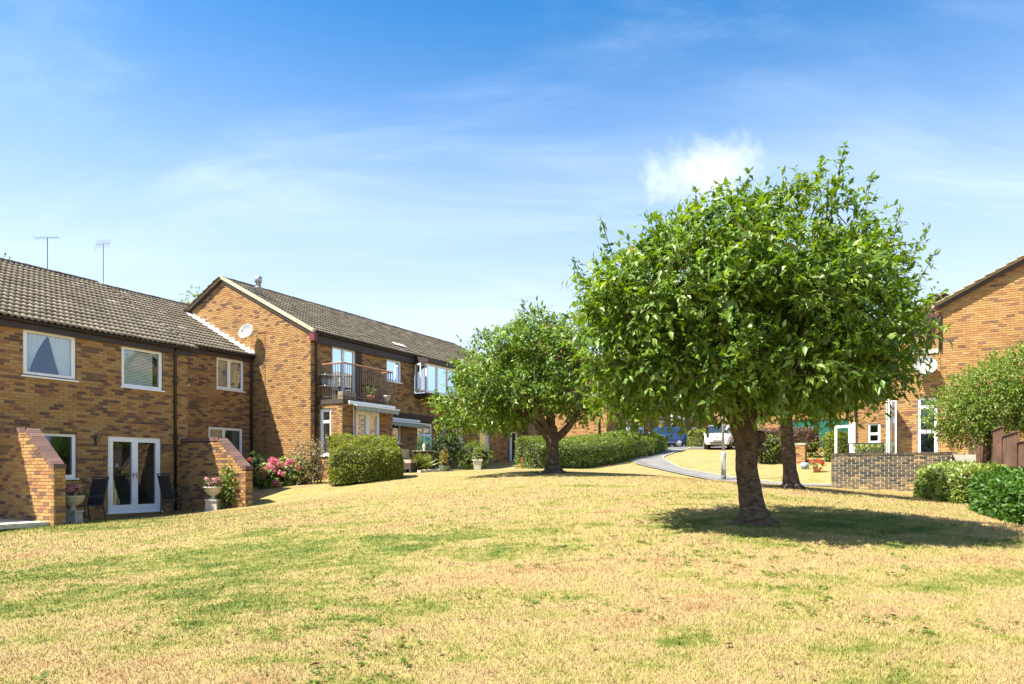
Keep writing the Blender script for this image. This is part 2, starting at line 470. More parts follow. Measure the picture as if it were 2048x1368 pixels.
# ---------------------------------------------------------------- mesh helpers
class MB:
    """collects faces for one mesh; build() links it as one object"""

    def __init__(s):
        s.v, s.f, s.t = [], [], []

    def face(s, pts, tint=0.5):
        i = len(s.v)
        s.v.extend(pts)
        s.f.append(tuple(range(i, i + len(pts))))
        s.t.append(tint)

    def hexa(s, c, tint=0.5, skip=()):
        """c: 8 corners, bottom ring 0-3 then top ring 4-7"""
        i = len(s.v)
        s.v.extend(c)
        for k, q in enumerate(((3, 2, 1, 0), (4, 5, 6, 7), (0, 1, 5, 4), (1, 2, 6, 5), (2, 3, 7, 6), (3, 0, 4, 7))):
            if k in skip:
                continue
            s.f.append(tuple(i + j for j in q))
            s.t.append(tint)

    def box(s, x0, x1, y0, y1, z0, z1, tint=0.5, fn=None):
        c = [(x0, y0, z0), (x1, y0, z0), (x1, y1, z0), (x0, y1, z0), (x0, y0, z1), (x1, y0, z1), (x1, y1, z1), (x0, y1, z1)]
        if fn:
            c = [fn(*p) for p in c]
        s.hexa(c, tint)

    def tube(s, pts, rad, seg=8, caps=True, wob=0.0, tint=0.5):
        pts = [Vector(p) for p in pts]
        n = len(pts)
        if isinstance(rad, (int, float)):
            rad = [rad] * n
        base = len(s.v)
        prev = None
        for i, p in enumerate(pts):
            d = (pts[min(i + 1, n - 1)] - pts[max(i - 1, 0)])
            d = d.normalized() if d.length > 1e-9 else Vector((0, 0, 1))
            if prev is None:
                a = Vector((1, 0, 0)) if abs(d.x) < 0.8 else Vector((0, 1, 0))
                x = a.cross(d).normalized()
            else:
                x = (prev - d * prev.dot(d)).normalized()
            prev = x
            y = d.cross(x)
            for k in range(seg):
                a = 2 * math.pi * k / seg
                r = rad[i]
                if wob:
                    q = p + (x * math.cos(a) + y * math.sin(a)) * r
                    r *= 1 + wob * (nz3(q.x * 6, q.y * 6, q.z * 4) + 0.6 * nz3(q.x * 15, q.y * 15, q.z * 9))
                s.v.append(tuple(p + (x * math.cos(a) + y * math.sin(a)) * r))
        for i in range(n - 1):
            for k in range(seg):
                a, b = base + i * seg + k, base + i * seg + (k + 1) % seg
                s.f.append((a, b, b + seg, a + seg))
                s.t.append(tint)
        if caps:
            s.f.append(tuple(base + k for k in range(seg))[::-1])
            s.t.append(tint)
            s.f.append(tuple(base + (n - 1) * seg + k for k in range(seg)))
            s.t.append(tint)

    def lathe(s, prof, c=(0, 0, 0), seg=16, tint=0.5, axis=None):
        """prof: (radius, height) list; axis: matrix 3x3 to turn z"""
        base = len(s.v)
        for r, z in prof:
            for k in range(seg):
                a = 2 * math.pi * k / seg
                p = Vector((r * math.cos(a), r * math.sin(a), z))
                if axis is not None:
                    p = axis @ p
                s.v.append((p.x + c[0], p.y + c[1], p.z + c[2]))
        for i in range(len(prof) - 1):
            for k in range(seg):
                a, b = base + i * seg + k, base + i * seg + (k + 1) % seg
                s.f.append((a, b, b + seg, a + seg))
                s.t.append(tint)
        for i, flip in ((0, True), (len(prof) - 1, False)):
            if prof[i][0] > 1e-6:
                q = tuple(base + i * seg + k for k in range(seg))
                s.f.append(q[::-1] if flip else q)
                s.t.append(tint)

    def mesh(s, name, mat, smooth_=False):
        me = bpy.data.meshes.new(name)
        me.from_pydata(s.v, [], s.f)
        at = me.attributes.new('tint', 'FLOAT', 'FACE')
        at.data.foreach_set('value', np.array(s.t, dtype=np.float32))
        me.materials.append(MATS[mat])
        if smooth_:
            me.polygons.foreach_set('use_smooth', np.ones(len(s.f), dtype=bool))
        me.update()
        return me

    def build(s, name, mat, parent=None, smooth_=False, kind=None):
        return link(name, s.mesh(name, mat, smooth_), parent, kind)


def link(name, data, parent=None, kind=None, mw=None):
    o = bpy.data.objects.new(name, data)
    COL.objects.link(o)
    if parent is not None:
        root = parent
        o.parent = parent
        o.matrix_parent_inverse = WM[parent.name].inverted()
    WM[o.name] = mw if mw is not None else Matrix.Identity(4)
    if mw is not None:
        o.matrix_basis = mw
    if kind:
        o['kind'] = kind
    return o


WM = {}


def tag(o, label, cat, group=None):
    o['label'] = label
    o['category'] = cat
    if group:
        o['group'] = group
    return o


def thing(name, label, cat, loc, group=None, rz=0.0):
    o = bpy.data.objects.new(name, None)
    COL.objects.link(o)
    o.empty_display_size = 0.2
    o.location = loc
    o.rotation_euler = (0, 0, rz)
    WM[o.name] = Matrix.Translation(Vector(loc)) @ Matrix.Rotation(rz, 4, 'Z')
    return tag(o, label, cat, group)


def np_mesh(name, verts, faces, tint, mat, smooth_=False):
    """verts (n,3), faces (m,k) with constant k"""
    me = bpy.data.meshes.new(name)
    verts = np.ascontiguousarray(verts, dtype=np.float32)
    faces = np.ascontiguousarray(faces, dtype=np.int32)
    m, k = faces.shape
    me.vertices.add(len(verts))
    me.vertices.foreach_set('co', verts.ravel())
    me.loops.add(m * k)
    me.loops.foreach_set('vertex_index', faces.ravel())
    me.polygons.add(m)
    me.polygons.foreach_set('loop_start', np.arange(0, m * k, k, dtype=np.int32))
    me.polygons.foreach_set('loop_total', np.full(m, k, dtype=np.int32))
    if smooth_:
        me.polygons.foreach_set('use_smooth', np.ones(m, dtype=bool))
    at = me.attributes.new('tint', 'FLOAT', 'FACE')
    at.data.foreach_set('value', np.ascontiguousarray(tint, dtype=np.float32))
    me.materials.append(MATS[mat])
    me.update(calc_edges=True)
    return me


def pix(p):
    """pixel of a world point in the 2048 wide photograph (used only to rank pieces by size in view)"""
    return 1024 + 1400 * p[0] / p[1], 945 - 1400 * p[2] / p[1]


# ---------------------------------------------------------------- ground
CP = [(0, 0, -1.6), (6, 3, -1.33), (-6, 3, -1.78), (-14, 4, -2.0), (14, 4, -1.3), (0, -6, -2.1), (3.44, 10, -0.71), (-4, 10, -1.12),
      (*P(-3.6, 3.2)[:2], -1.13), (*P(-1, 2.0)[:2], -1.17), (*P(-1.5, 0.2)[:2], -1.24), (*P(0.8, 0.2)[:2], -1.20), (*P(1.42, 2.9)[:2], -0.95),
      (*AT(560, 22.5)[:2], -0.48), (*AT(520, 23.6)[:2], -0.58), (*AT(700, 21.5)[:2], -0.41), (*AT(808, 22)[:2], -0.20), (*AT(870, 26)[:2], 0.04),
      (*AT(960, 30)[:2], 0.15), (*AT(1040, 31)[:2], 0.19), (1.16, 20, 0.0), (*AT(1120, 27)[:2], 0.15), (*AT(1200, 30)[:2], 0.32),
      (*AT(1262, 33)[:2], 0.64), (*AT(1300, 37)[:2], 0.87), (*AT(1350, 47)[:2], 1.61), (*AT(1320, 30.5)[:2], 0.22),
      (*AT(1380, 28.5)[:2], -0.06), (*AT(1450, 26.8)[:2], -0.32), (*AT(1530, 25.2)[:2], -0.47), (*AT(1665, 21.7)[:2], -0.46),
      (*AT(1835, 20.6)[:2], -0.58), (6.18, 15.5, -0.33), (9.85, 17, -0.62), (8.5, 11.5, -0.86), (13.2, 45, 1.5), (11.7, 52, 1.85),
      (13.77, 33, 0.42), (*AT(1500, 34)[:2], 0.50), (*AT(1430, 38)[:2], 1.0), (18.5, 42, 1.5), (20, 20, 0.1), (14, 12, -0.8), (24, 36, 1.1),
      (*P(0, -8)[:2], -1.0), (*P(14, -8)[:2], 0.2), (*P(8, 1.0)[:2], -0.1), (*P(30, 0)[:2], 1.1), (-30, 15, -1.8), (-30, 45, 0.0), (20, 70, 2.3),
      (60, 30, 1.0), (60, 80, 2.5), (-30, 90, 1.5), (20, 120, 2.5), (-120, 0, -2), (120, 0, -1), (-120, 150, 1.5), (120, 150, 2.5), (0, -120, -3),
      (0, 300, 2.5), (-300, 100, 0), (300, 100, 0)]
CPa = np.array(CP, float)


def _tps_fit(c):
    n = len(c)
    d = np.linalg.norm(c[:, None, :2] - c[None, :, :2], axis=2)
    K = np.sqrt(d * d + 2.2)
    A = np.zeros((n + 1, n + 1))
    A[:n, :n] = K + np.eye(n) * (-0.15)
    A[:n, n] = 1
    A[n, :n] = 1
    return np.linalg.solve(A, np.append(c[:, 2], 0))


TW = _tps_fit(CPa)


def gz_arr(x, y):
    x = np.asarray(x, float)
    y = np.asarray(y, float)
    out = np.full(x.shape, TW[-1])
    for w, c in zip(TW[:-1], CPa):
        out += w * np.sqrt((x - c[0]) ** 2 + (y - c[1]) ** 2 + 2.2)
    return out + 0.022 * np.sin(x * 1.1 + 0.6 * y) * np.cos(y * 0.83 - 0.4 * x)


CPX, CPY, TWW, TW0 = CPa[:, 0].copy(), CPa[:, 1].copy(), TW[:-1].copy(), float(TW[-1])


def gz(x, y):
    v = float(np.dot(TWW, np.sqrt((x - CPX) ** 2 + (y - CPY) ** 2 + 2.2))) + TW0
    return v + 0.022 * math.sin(x * 1.1 + 0.6 * y) * math.cos(y * 0.83 - 0.4 * x)


xs = np.concatenate([[-900, -500, -300, -180, -110, -70, -45], np.arange(-30, 32, 0.5), [32, 36, 42, 50, 65, 90, 140, 220, 350, 600, 900]])
ys = np.concatenate([[-500, -250, -120, -60, -30, -15, -8], np.arange(-4, 56, 0.5), [56, 59, 63, 70, 80, 95, 120, 160, 220, 350, 600, 1200]])
GX, GY = np.meshgrid(xs, ys)
GZ = gz_arr(GX, GY)
gv = np.stack([GX.ravel(), GY.ravel(), GZ.ravel()], 1)
nx_, ny_ = len(xs), len(ys)
ii, jj = np.meshgrid(np.arange(nx_ - 1), np.arange(ny_ - 1))
a_ = (jj * nx_ + ii).ravel()
gf = np.stack([a_, a_ + 1, a_ + nx_ + 1, a_ + nx_], 1)
link('lawn_ground', np_mesh('lawn_ground', gv, gf, np.full(len(gf), 0.5), 'lawn', True), None, 'structure')


def gmesh(x, y):
    """height of the ground sheet itself (bilinear on its grid)"""
    i = int(np.clip(np.searchsorted(xs, x) - 1, 0, nx_ - 2))
    j = int(np.clip(np.searchsorted(ys, y) - 1, 0, ny_ - 2))
    fx = (x - xs[i]) / (xs[i + 1] - xs[i])
    fy = (y - ys[j]) / (ys[j + 1] - ys[j])
    return float((GZ[j, i] * (1 - fx) + GZ[j, i + 1] * fx) * (1 - fy) + (GZ[j + 1, i] * (1 - fx) + GZ[j + 1, i + 1] * fx) * fy)


# blades of grass near the viewer
def grass():
    n = 420000
    D = 3.6 * (27.0 / 3.6) ** (rng.random(n) ** 1.1)
    X = (rng.random(n) - 0.5) * 1.62 * D
    z = gz_arr(X, D) - 0.004
    h = (0.014 + 0.024 * rng.random(n) ** 1.5) * (0.85 + 0.03 * D) * np.clip((27.5 - D) / 14.0, 0.15, 1.0)
    w = (0.0016 + 0.0016 * rng.random(n)) * (0.55 + 0.15 * D)
    a = rng.random(n) * 2 * np.pi
    lean = rng.normal(0, 0.75, n)
    b = rng.random(n) * 2 * np.pi
    v = np.zeros((n, 3, 3), np.float32)
    v[:, 0] = np.stack([X - w * np.cos(a), D - w * np.sin(a), z], 1)
    v[:, 1] = np.stack([X + w * np.cos(a), D + w * np.sin(a), z], 1)
    v[:, 2] = np.stack([X + lean * h * np.cos(b), D + lean * h * np.sin(b), z + h], 1)
    f = np.arange(n * 3).reshape(n, 3)
    o = link('lawn_grass', np_mesh('lawn_grass', v.reshape(-1, 3), f, rng.random(n), 'grass_blade'), None, 'stuff')
    tag(o, 'short parched straw-coloured lawn grass with greener patches', 'grass')


grass()


def strip(name, pts, mat, lift, kind='structure', parent=None):
    """flat sheet draped on the ground between two edge polylines [(l, r), ...]"""
    mb = MB()
    rows = []
    for (l, r) in pts:
        row = []
        for k in range(5):
            q = k / 4
            x, y = l[0] * (1 - q) + r[0] * q, l[1] * (1 - q) + r[1] * q
            row.append((x, y, gmesh(x, y) + lift))
        rows.append(row)
    for a, b in zip(rows[:-1], rows[1:]):
        for k in range(4):
            mb.face([a[k], a[k + 1], b[k + 1], b[k]])
    return mb.build(name, mat, parent, kind=kind)


def spline(pts, n=12):
    pts = [Vector((*p, 0)) if len(p) == 2 else Vector(p) for p in pts]
    out = []
    for i in range(len(pts) - 1):
        p0, p1, p2, p3 = pts[max(i - 1, 0)], pts[i], pts[i + 1], pts[min(i + 2, len(pts) - 1)]
        for k in range(n):
            t = k / n
            out.append(0.5 * ((2 * p1) + (p2 - p0) * t + (2 * p0 - 5 * p1 + 4 * p2 - p3) * t * t + (3 * p1 - p0 - 3 * p2 + p3) * t ** 3))
    out.append(pts[-1])
    return out


cl = [AT(px, D)[:2] for px, D in ((1362, 50), (1338, 44), (1305, 38.5), (1290, 34.5), (1312, 31.3), (1375, 28.9), (1450, 27.2), (1530, 25.6), (1640, 24.2), (1720, 23.4))]
cs = spline(cl, 10)


def offs(cs, d):
    out = []
    for i, p in enumerate(cs):
        t = (cs[min(i + 1, len(cs) - 1)] - cs[max(i - 1, 0)]).normalized()
        out.append((p.x - t.y * d, p.y + t.x * d))
    return out


wid = 0.85
pl, pr = offs(cs, wid), offs(cs, -wid)
strip('footpath', list(zip(pl, pr)), 'asphalt', 0.035)
for side, s in (('path_edging_near', -1), ('path_edging_far', 1)):
    a, b = offs(cs, s * wid), offs(cs, s * (wid + 0.06))
    strip(side, list(zip(a, b)) if s < 0 else list(zip(b, a)), 'concrete', 0.048)
strip('path_repair_band', list(zip(offs(cs[8:75], -0.42), offs(cs[8:75], -0.80))), 'asphalt_road', 0.041)
# parking court
mbp = MB()
cc = [AT(1290, 47), AT(1700, 40), AT(1750, 62), AT(1240, 66)]
nq = 14
grid = [[None] * (nq + 1) for _ in range(nq + 1)]
for i in range(nq + 1):
    for j in range(nq + 1):
        s, t = i / nq, j / nq
        x = (cc[0][0] * (1 - s) + cc[1][0] * s) * (1 - t) + (cc[3][0] * (1 - s) + cc[2][0] * s) * t
        y = (cc[0][1] * (1 - s) + cc[1][1] * s) * (1 - t) + (cc[3][1] * (1 - s) + cc[2][1] * s) * t
        grid[i][j] = (x, y, gmesh(x, y) + 0.045)
for i in range(nq):
    for j in range(nq):
        mbp.face([grid[i][j], grid[i + 1][j], grid[i + 1][j + 1], grid[i][j + 1]])
mbp.build('parking_court', 'asphalt_road', None, kind='structure')

# ---------------------------------------------------------------- walls of bricks
class Wall:
    """axis 'u': runs along the front at v=c; axis 'v': a cross wall at u=c. out = +1/-1: side its face looks to"""

    def __init__(s, axis, c, out):
        s.axis, s.c, s.out = axis, c, out
        d = EU if axis == 'u' else EV
        sg = {('u', 1): -1, ('u', -1): 1, ('v', -1): -1, ('v', 1): 1}[(axis, out)]
        s.yaw = math.atan2(d[1] * sg, d[0] * sg)
        s.sg = sg

    def p(s, a, z, o=0.0):
        return P(a, s.c + o * s.out, z) if s.axis == 'u' else P(s.c + o * s.out, a, z)

    def wbox(s, mb, a0, a1, z0, z1, o0, o1, tint=0.5):
        if s.sg < 0:
            a0, a1 = a1, a0
        q = s.p
        mb.hexa([q(a0, z0, o0), q(a1, z0, o0), q(a1, z0, o1), q(a0, z0, o1), q(a0, z1, o0), q(a1, z1, o0), q(a1, z1, o1), q(a0, z1, o1)], tint)


BRICK = {}


def brick_mesh(length, tint, mat='brick', h=0.065, proud=0.010):
    tk = round(tint * 9) / 9
    lk = round(length, 2)
    key = (lk, tk, mat, h)
    if key not in BRICK:
        mb = MB()
        x, y0, y1, z = lk / 2, -0.004, proud, h / 2
        c = 0.003
        i = [(-x, y0, -z), (x, y0, -z), (x, y0, z), (-x, y0, z)]
        o = [(-x + c, y1, -z + c), (x - c, y1, -z + c), (x - c, y1, z - c), (-x + c, y1, z - c)]
        mb.v = i + o
        mb.f = [(7, 6, 5, 4), (0, 4, 5, 1), (1, 5, 6, 2), (2, 6, 7, 3), (3, 7, 4, 0)]
        mb.t = [tk] * 5
        BRICK[key] = mb.mesh('brick', mat)
    return BRICK[key]


def brick_tint(a, z, seed, dark):  # dark: share of dark bricks; sunlit walls get fewer, light put into tint
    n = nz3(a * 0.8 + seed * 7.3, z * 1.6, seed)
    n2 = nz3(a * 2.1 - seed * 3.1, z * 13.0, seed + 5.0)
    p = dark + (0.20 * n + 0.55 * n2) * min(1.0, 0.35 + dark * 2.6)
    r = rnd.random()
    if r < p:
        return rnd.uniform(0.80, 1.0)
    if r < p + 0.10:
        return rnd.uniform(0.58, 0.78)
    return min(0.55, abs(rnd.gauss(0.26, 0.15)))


def brick_wall(W_, parent, spans, z0, z1, openings=(), seed=1.0, dark=0.26, n_parts=300, mat='brick', mortar='mortar', pitch=0.075, blen=0.225,
               phase=0.0, hide=None, joint=0.005):
    """spans(z) -> list of (a0, a1) of wall at height z; openings: (a0, a1, z0, z1)"""
    back = MB()
    items = []
    nrow = int(round((z1 - z0) / pitch))
    for r in range(nrow):
        zb = z0 + r * pitch
        zm = zb + pitch / 2
        ivs = []
        for (a0, a1) in spans(zm):
            segs = [(a0, a1)]
            for (b0, b1, c0, c1) in openings:
                if c0 < zm < c1:
                    ns = []
                    for (s0, s1) in segs:
                        if b1 <= s0 or b0 >= s1:
                            ns.append((s0, s1))
                        else:
                            if b0 > s0:
                                ns.append((s0, b0))
                            if b1 < s1:
                                ns.append((b1, s1))
                    segs = ns
            ivs += segs
        for (s0, s1) in ivs:
            if s1 - s0 < 0.02:
                continue
            q = [W_.p(s0, zb), W_.p(s1, zb), W_.p(s1, zb + pitch), W_.p(s0, zb + pitch)]
            back.face(q if W_.sg > 0 else q[::-1])
            off = phase + (blen / 2 if r % 2 else 0.0)
            k = math.floor((s0 - off) / blen)
            while True:
                e0 = off + k * blen
                if e0 >= s1:
                    break
                b0, b1 = max(e0 + joint, s0), min(e0 + blen - joint, s1)
                k += 1
                if b1 - b0 < 0.03:
                    continue
                items.append(((b0 + b1) / 2, zm, b1 - b0, brick_tint((b0 + b1) / 2, zm, seed, dark)))
    back.build('mortar_face', mortar, parent)
    # the pieces that show largest become parts, the others one joined part
    sc = []
    for i, (a, z, l, t) in enumerate(items):
        w = W_.p(a, z)
        px, py = pix(w)
        vis = w[1] > 1 and -10 < px < 2058 and -10 < py < 1378 and not (hide and hide(px, py))
        sc.append((l / w[1] ** 2 if vis else 0.0, i))
    sc.sort(reverse=True)
    chosen = set(i for s_, i in sc[:n_parts] if s_ > 0)
    rest = MB()
    rot = Matrix.Rotation(W_.yaw, 4, 'Z')
    for i, (a, z, l, t) in enumerate(items):
        w = W_.p(a, z)
        jig = rnd.uniform(-0.0015, 0.0015)
        if i in chosen:
            link('brick', brick_mesh(l, t, mat, 0.075 - 2 * joint), parent, None, Matrix.Translation(W_.p(a, z, jig)) @ rot)
        else:
            h, y0, y1, c = 0.0325, -0.004, 0.010 + jig, 0.003
            x = l / 2
            b = len(rest.v)
            for (xx, yy, zz) in ((-x, y0, -h), (x, y0, -h), (x, y0, h), (-x, y0, h), (-x + c, y1, -h + c), (x - c, y1, -h + c), (x - c, y1, h - c), (-x + c, y1, h - c)):
                rest.v.append(W_.p(a + xx * W_.sg, z + zz, yy))
            for f in ((7, 6, 5, 4), (0, 4, 5, 1), (1, 5, 6, 2), (2, 6, 7, 3), (3, 7, 4, 0)):
                rest.f.append(tuple(b + j for j in f))
                rest.t.append(round(t * 9) / 9)
    if rest.f:
        rest.build('brickwork', mat, parent, kind='stuff')


# ---------------------------------------------------------------- windows and doors
def window(W_, parent, a0, a1, z0, z1, cols=(), rows=(), name='window', sill=True, fr=0.055, label=None, dress=None, room=True, sash=True, depth=-0.03, arch=0.0):
    """white frame with mullions at fractions cols and transoms at fractions rows; panes and room as sub-parts"""
    mb = MB()
    o0, o1 = depth - 0.07, depth
    W_.wbox(mb, a0, a1, z0, z0 + fr, o0, o1)
    W_.wbox(mb, a0, a1, z1 - fr, z1, o0, o1)
    W_.wbox(mb, a0, a0 + fr, z0 + fr, z1 - fr, o0 + .002, o1 + .002)
    W_.wbox(mb, a1 - fr, a1, z0 + fr, z1 - fr, o0 + .002, o1 + .002)
    ca = [a0] + [a0 + (a1 - a0) * c for c in cols] + [a1]
    cz = [z0] + [z0 + (z1 - z0) * c for c in rows] + [z1]
    for c in ca[1:-1]:
        W_.wbox(mb, c - fr * 0.55, c + fr * 0.55, z0 + fr, z1 - fr, o0 + .001, o1 + .004)
    for c in cz[1:-1]:
        W_.wbox(mb, a0 + fr, a1 - fr, c - fr * 0.55, c + fr * 0.55, o0 + .0015, o1 + .006)
    win = mb.build(name, 'upvc', parent)
    if label:
        win['label'] = label
    for i in range(len(ca) - 1):
        for j in range(len(cz) - 1):
            b0 = ca[i] + fr * (1 if i == 0 else 0.5)
            b1 = ca[i + 1] - fr * (1 if i == len(ca) - 2 else 0.5)
            c0 = cz[j] + fr * (1 if j == 0 else 0.5)
            c1 = cz[j + 1] - fr * (1 if j == len(cz) - 2 else 0.5)
            if sash:
                m2 = MB()
                t = 0.035
                for q in ((b0, b1, c0, c0 + t), (b0, b1, c1 - t, c1), (b0, b0 + t, c0 + t, c1 - t), (b1 - t, b1, c0 + t, c1 - t)):
                    W_.wbox(m2, q[0], q[1], q[2], q[3], o0 + 0.02, o1 - 0.012)
                m2.build('sash', 'upvc', win)
            g = MB()
            qq = [W_.p(b0, c0, depth - 0.04), W_.p(b1, c0, depth - 0.04), W_.p(b1, c1, depth - 0.04), W_.p(b0, c1, depth - 0.04)]
            g.face(qq if W_.sg > 0 else qq[::-1])
            g.build('pane', 'glass', win)
    if sill:
        ms = MB()
        W_.wbox(ms, a0 - 0.05, a1 + 0.05, z0 - 0.035, z0, depth - 0.06, 0.055)
        ms.build('sill', 'upvc', win)
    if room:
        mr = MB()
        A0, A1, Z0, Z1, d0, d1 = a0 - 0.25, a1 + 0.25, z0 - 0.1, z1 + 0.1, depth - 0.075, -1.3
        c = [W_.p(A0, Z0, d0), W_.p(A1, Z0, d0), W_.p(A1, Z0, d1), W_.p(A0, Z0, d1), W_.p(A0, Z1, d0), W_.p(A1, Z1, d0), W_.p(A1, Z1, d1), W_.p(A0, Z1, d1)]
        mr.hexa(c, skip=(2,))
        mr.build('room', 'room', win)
    ai0, ai1, zi0, zi1 = a0 + fr, a1 - fr, z0 + fr, z1 - fr
    if dress == 'net':           # net curtains tied back to both sides
        for side in (0, 1):
            mc = MB()
            nn = 26
            for zlev in range(12):
                pass
            g_ = []
            for i in range(nn + 1):
                f = i / nn
                col = []
                for k in range(13):
                    q = k / 12
                    top = 0.5 if side == 0 else 0.5
                    reach = 0.50 - 0.44 * q ** 0.8 if side == 0 else 0.50 - 0.26 * q ** 0.9
                    aa = f * reach
                    a = ai0 + (ai1 - ai0) * (aa if side == 0 else 1 - aa)
                    a = ai1 - (ai1 - ai0) * aa if (side == 1) else a
                    z = zi1 - (zi1 - zi0) * q
                    col.append(W_.p(a, z, depth - 0.085 + 0.028 * math.sin(f * 34 + 1.5 * math.sin(q * 3))))
                g_.append(col)
            for i in range(nn):
                for k in range(12):
                    mc.face([g_[i][k], g_[i + 1][k], g_[i + 1][k + 1], g_[i][k + 1]])
            mc.build('net_curtain', 'white_cloth', win, True)
    elif dress == 'blind':
        mc = MB()
        n = int((zi1 - zi0) / 0.042)
        for k in range(n):
            z = zi1 - 0.03 - k * 0.042
            W_.wbox(mc, ai0 + 0.04, ai1 - 0.16, z - 0.016, z + 0.010, depth - 0.085, depth - 0.065)
        mc.build('venetian_blind', 'white_cloth', win, kind='stuff')
    elif dress == 'drape':
        for (f0, f1) in ((0.0, 0.30), (0.80, 1.0)):
            mc = MB()
            prev = None
            for i in range(17):
                a = ai0 + (ai1 - ai0) * (f0 + (f1 - f0) * i / 16)
                o = depth - 0.14 + 0.02 * math.sin(i * 1.7)
                cur = (W_.p(a, zi0, o), W_.p(a, zi1, o))
                if prev:
                    mc.face([prev[0], cur[0], cur[1], prev[1]])
                prev = cur
            mc.build('curtain', 'curtain_green', win, True)
    return win


def glazed_door(W_, parent, a0, a1, z0, z1, leaves=2, name='french_door', label=None):
    d = window(W_, parent, a0, a1, z0, z1, cols=[(k + 1) / leaves for k in range(leaves - 1)], name=name, sill=True, fr=0.06, label=label, sash=False)
    n = leaves
    wl = (a1 - a0 - 0.12) / n
    for k in range(n):
        b0, b1 = a0 + 0.06 + k * wl, a0 + 0.06 + (k + 1) * wl
        m2 = MB()
        t = 0.085
        for q in ((b0, b1, z0 + 0.06, z0 + 0.06 + 0.14), (b0, b1, z1 - 0.06 - t, z1 - 0.06), (b0, b0 + t, z0 + 0.2, z1 - 0.06 - t), (b1 - t, b1, z0 + 0.2, z1 - 0.06 - t)):
            W_.wbox(m2, q[0], q[1], q[2], q[3], -0.085, -0.018)
        m2.build('door_leaf', 'upvc', d)
        m3 = MB()
        ha = (b1 - 0.045) if k == 0 else (b0 + 0.045)
        W_.wbox(m3, ha - 0.012, ha + 0.012, z0 + 0.92, z0 + 1.10, -0.018, -0.005)
        W_.wbox(m3, ha - 0.05, ha + 0.05, z0 + 1.02, z0 + 1.045, -0.005, 0.03)
        m3.build('handle', 'metal_grey', d)
    return d


# ---------------------------------------------------------------- pantiled roofs
TG, TWD = 0.335, 0.30            # gauge and width of a tile


def tile_arrays():
    xs_ = np.linspace(0, TWD, 11)
    prof = 0.025 * np.cos(xs_ / TWD * 4 * np.pi + 2.2)
    pts = []
    for y, dz in ((0.0, 0.040), (TG + 0.03, 0.002)):
        for x, h in zip(xs_, prof):
            pts.append((x, y, h + dz))
    for x, h in zip(xs_, prof):
        pts.append((x, 0.004, h + 0.006))
    v = np.array(pts)
    f = []
    for i in range(10):
        f.append((i, i + 1, 11 + i + 1, 11 + i))
        f.append((22 + i, 22 + i + 1, i + 1, i))
    return v, np.array(f)


TV, TF = tile_arrays()
TILE_MESH = {}


def tile_mesh(t):
    if t not in TILE_MESH:
        TILE_MESH[t] = np_mesh('roof_tile', TV, TF, np.full(len(TF), t), 'roof_tile', False)
    return TILE_MESH[t]


def tiled_slope(parent, u0, u1, ve, ze, vr, zr, n_parts=300, cut=None, hide=None):
    """slope from the eave line (ve, ze) up to the ridge line (vr, zr); tile x runs along u"""
    run = math.hypot(vr - ve, zr - ze)
    sv, sz = (vr - ve) / run, (zr - ze) / run
    ex = Vector((EU[0], EU[1], 0))
    sgn = 1
    ey = Vector((EV[0] * sv, EV[1] * sv, sz))
    ez = ex.cross(ey)
    if ez.z < 0:
        ex = -ex
        ez = ex.cross(ey)
        sgn = -1
    rot = np.array([ex, ey, ez]).T
    nrow = max(1, int(round(run / TG)))
    gauge = (run - 0.03) / nrow
    ncol = int(math.ceil((u1 - u0) / TWD))
    items = []
    for r in range(nrow):
        for c in range(ncol):
            uu = u0 + c * TWD if sgn > 0 else u1 - c * TWD
            d = r * gauge
            t = min(0.92, max(0.0, 0.45 + 0.28 * nz3(uu * 1.3, d * 1.7, ve) + rnd.gauss(0, 0.14)))
            if rnd.random() < 0.008:
                t = 1.0
            t = round(t * 6) / 6
            o = P(uu, ve + sv * d, ze + sz * d)
            items.append((o, t, uu, d))
    sc = []
    for i, (o, t, uu, d) in enumerate(items):
        px, py = pix(o)
        ok = o[1] > 1 and -20 < px < 2068 and not (hide and hide(px, py)) and not (cut and cut(uu, d))
        sc.append((1 / o[1] ** 2 if ok else 0, i))
    sc.sort(reverse=True)
    chosen = set(i for s_, i in sc[:n_parts] if s_ > 0)
    V, F, T = [], [], []
    k = 0
    for i, (o, t, uu, d) in enumerate(items):
        if cut and cut(uu, d):
            continue
        jit = rnd.uniform(-0.004, 0.004)
        if i in chosen:
            m = Matrix.Identity(4)
            for a in range(3):
                for b in range(3):
                    m[a][b] = rot[a][b]
            m.translation = Vector(o) + ez * jit
            link('roof_tile', tile_mesh(t), parent, None, m)
        else:
            V.append(TV @ rot.T + np.array(o) + np.array(ez) * jit)
            F.append(TF + k * len(TV))
            T.append(np.full(len(TF), t))
            k += 1
    if V:
        link('tiling', np_mesh('tiling', np.concatenate(V), np.concatenate(F), np.concatenate(T), 'roof_tile'), parent, 'stuff')
    # boards below the tiles
    mb = MB()
    off = -0.035
    q = [P(u0, ve, ze + off), P(u1, ve, ze + off), P(u1, vr, zr + off), P(u0, vr, zr + off)]
    mb.face(q)
    mb.build('roof_deck', 'roof_deck', parent)


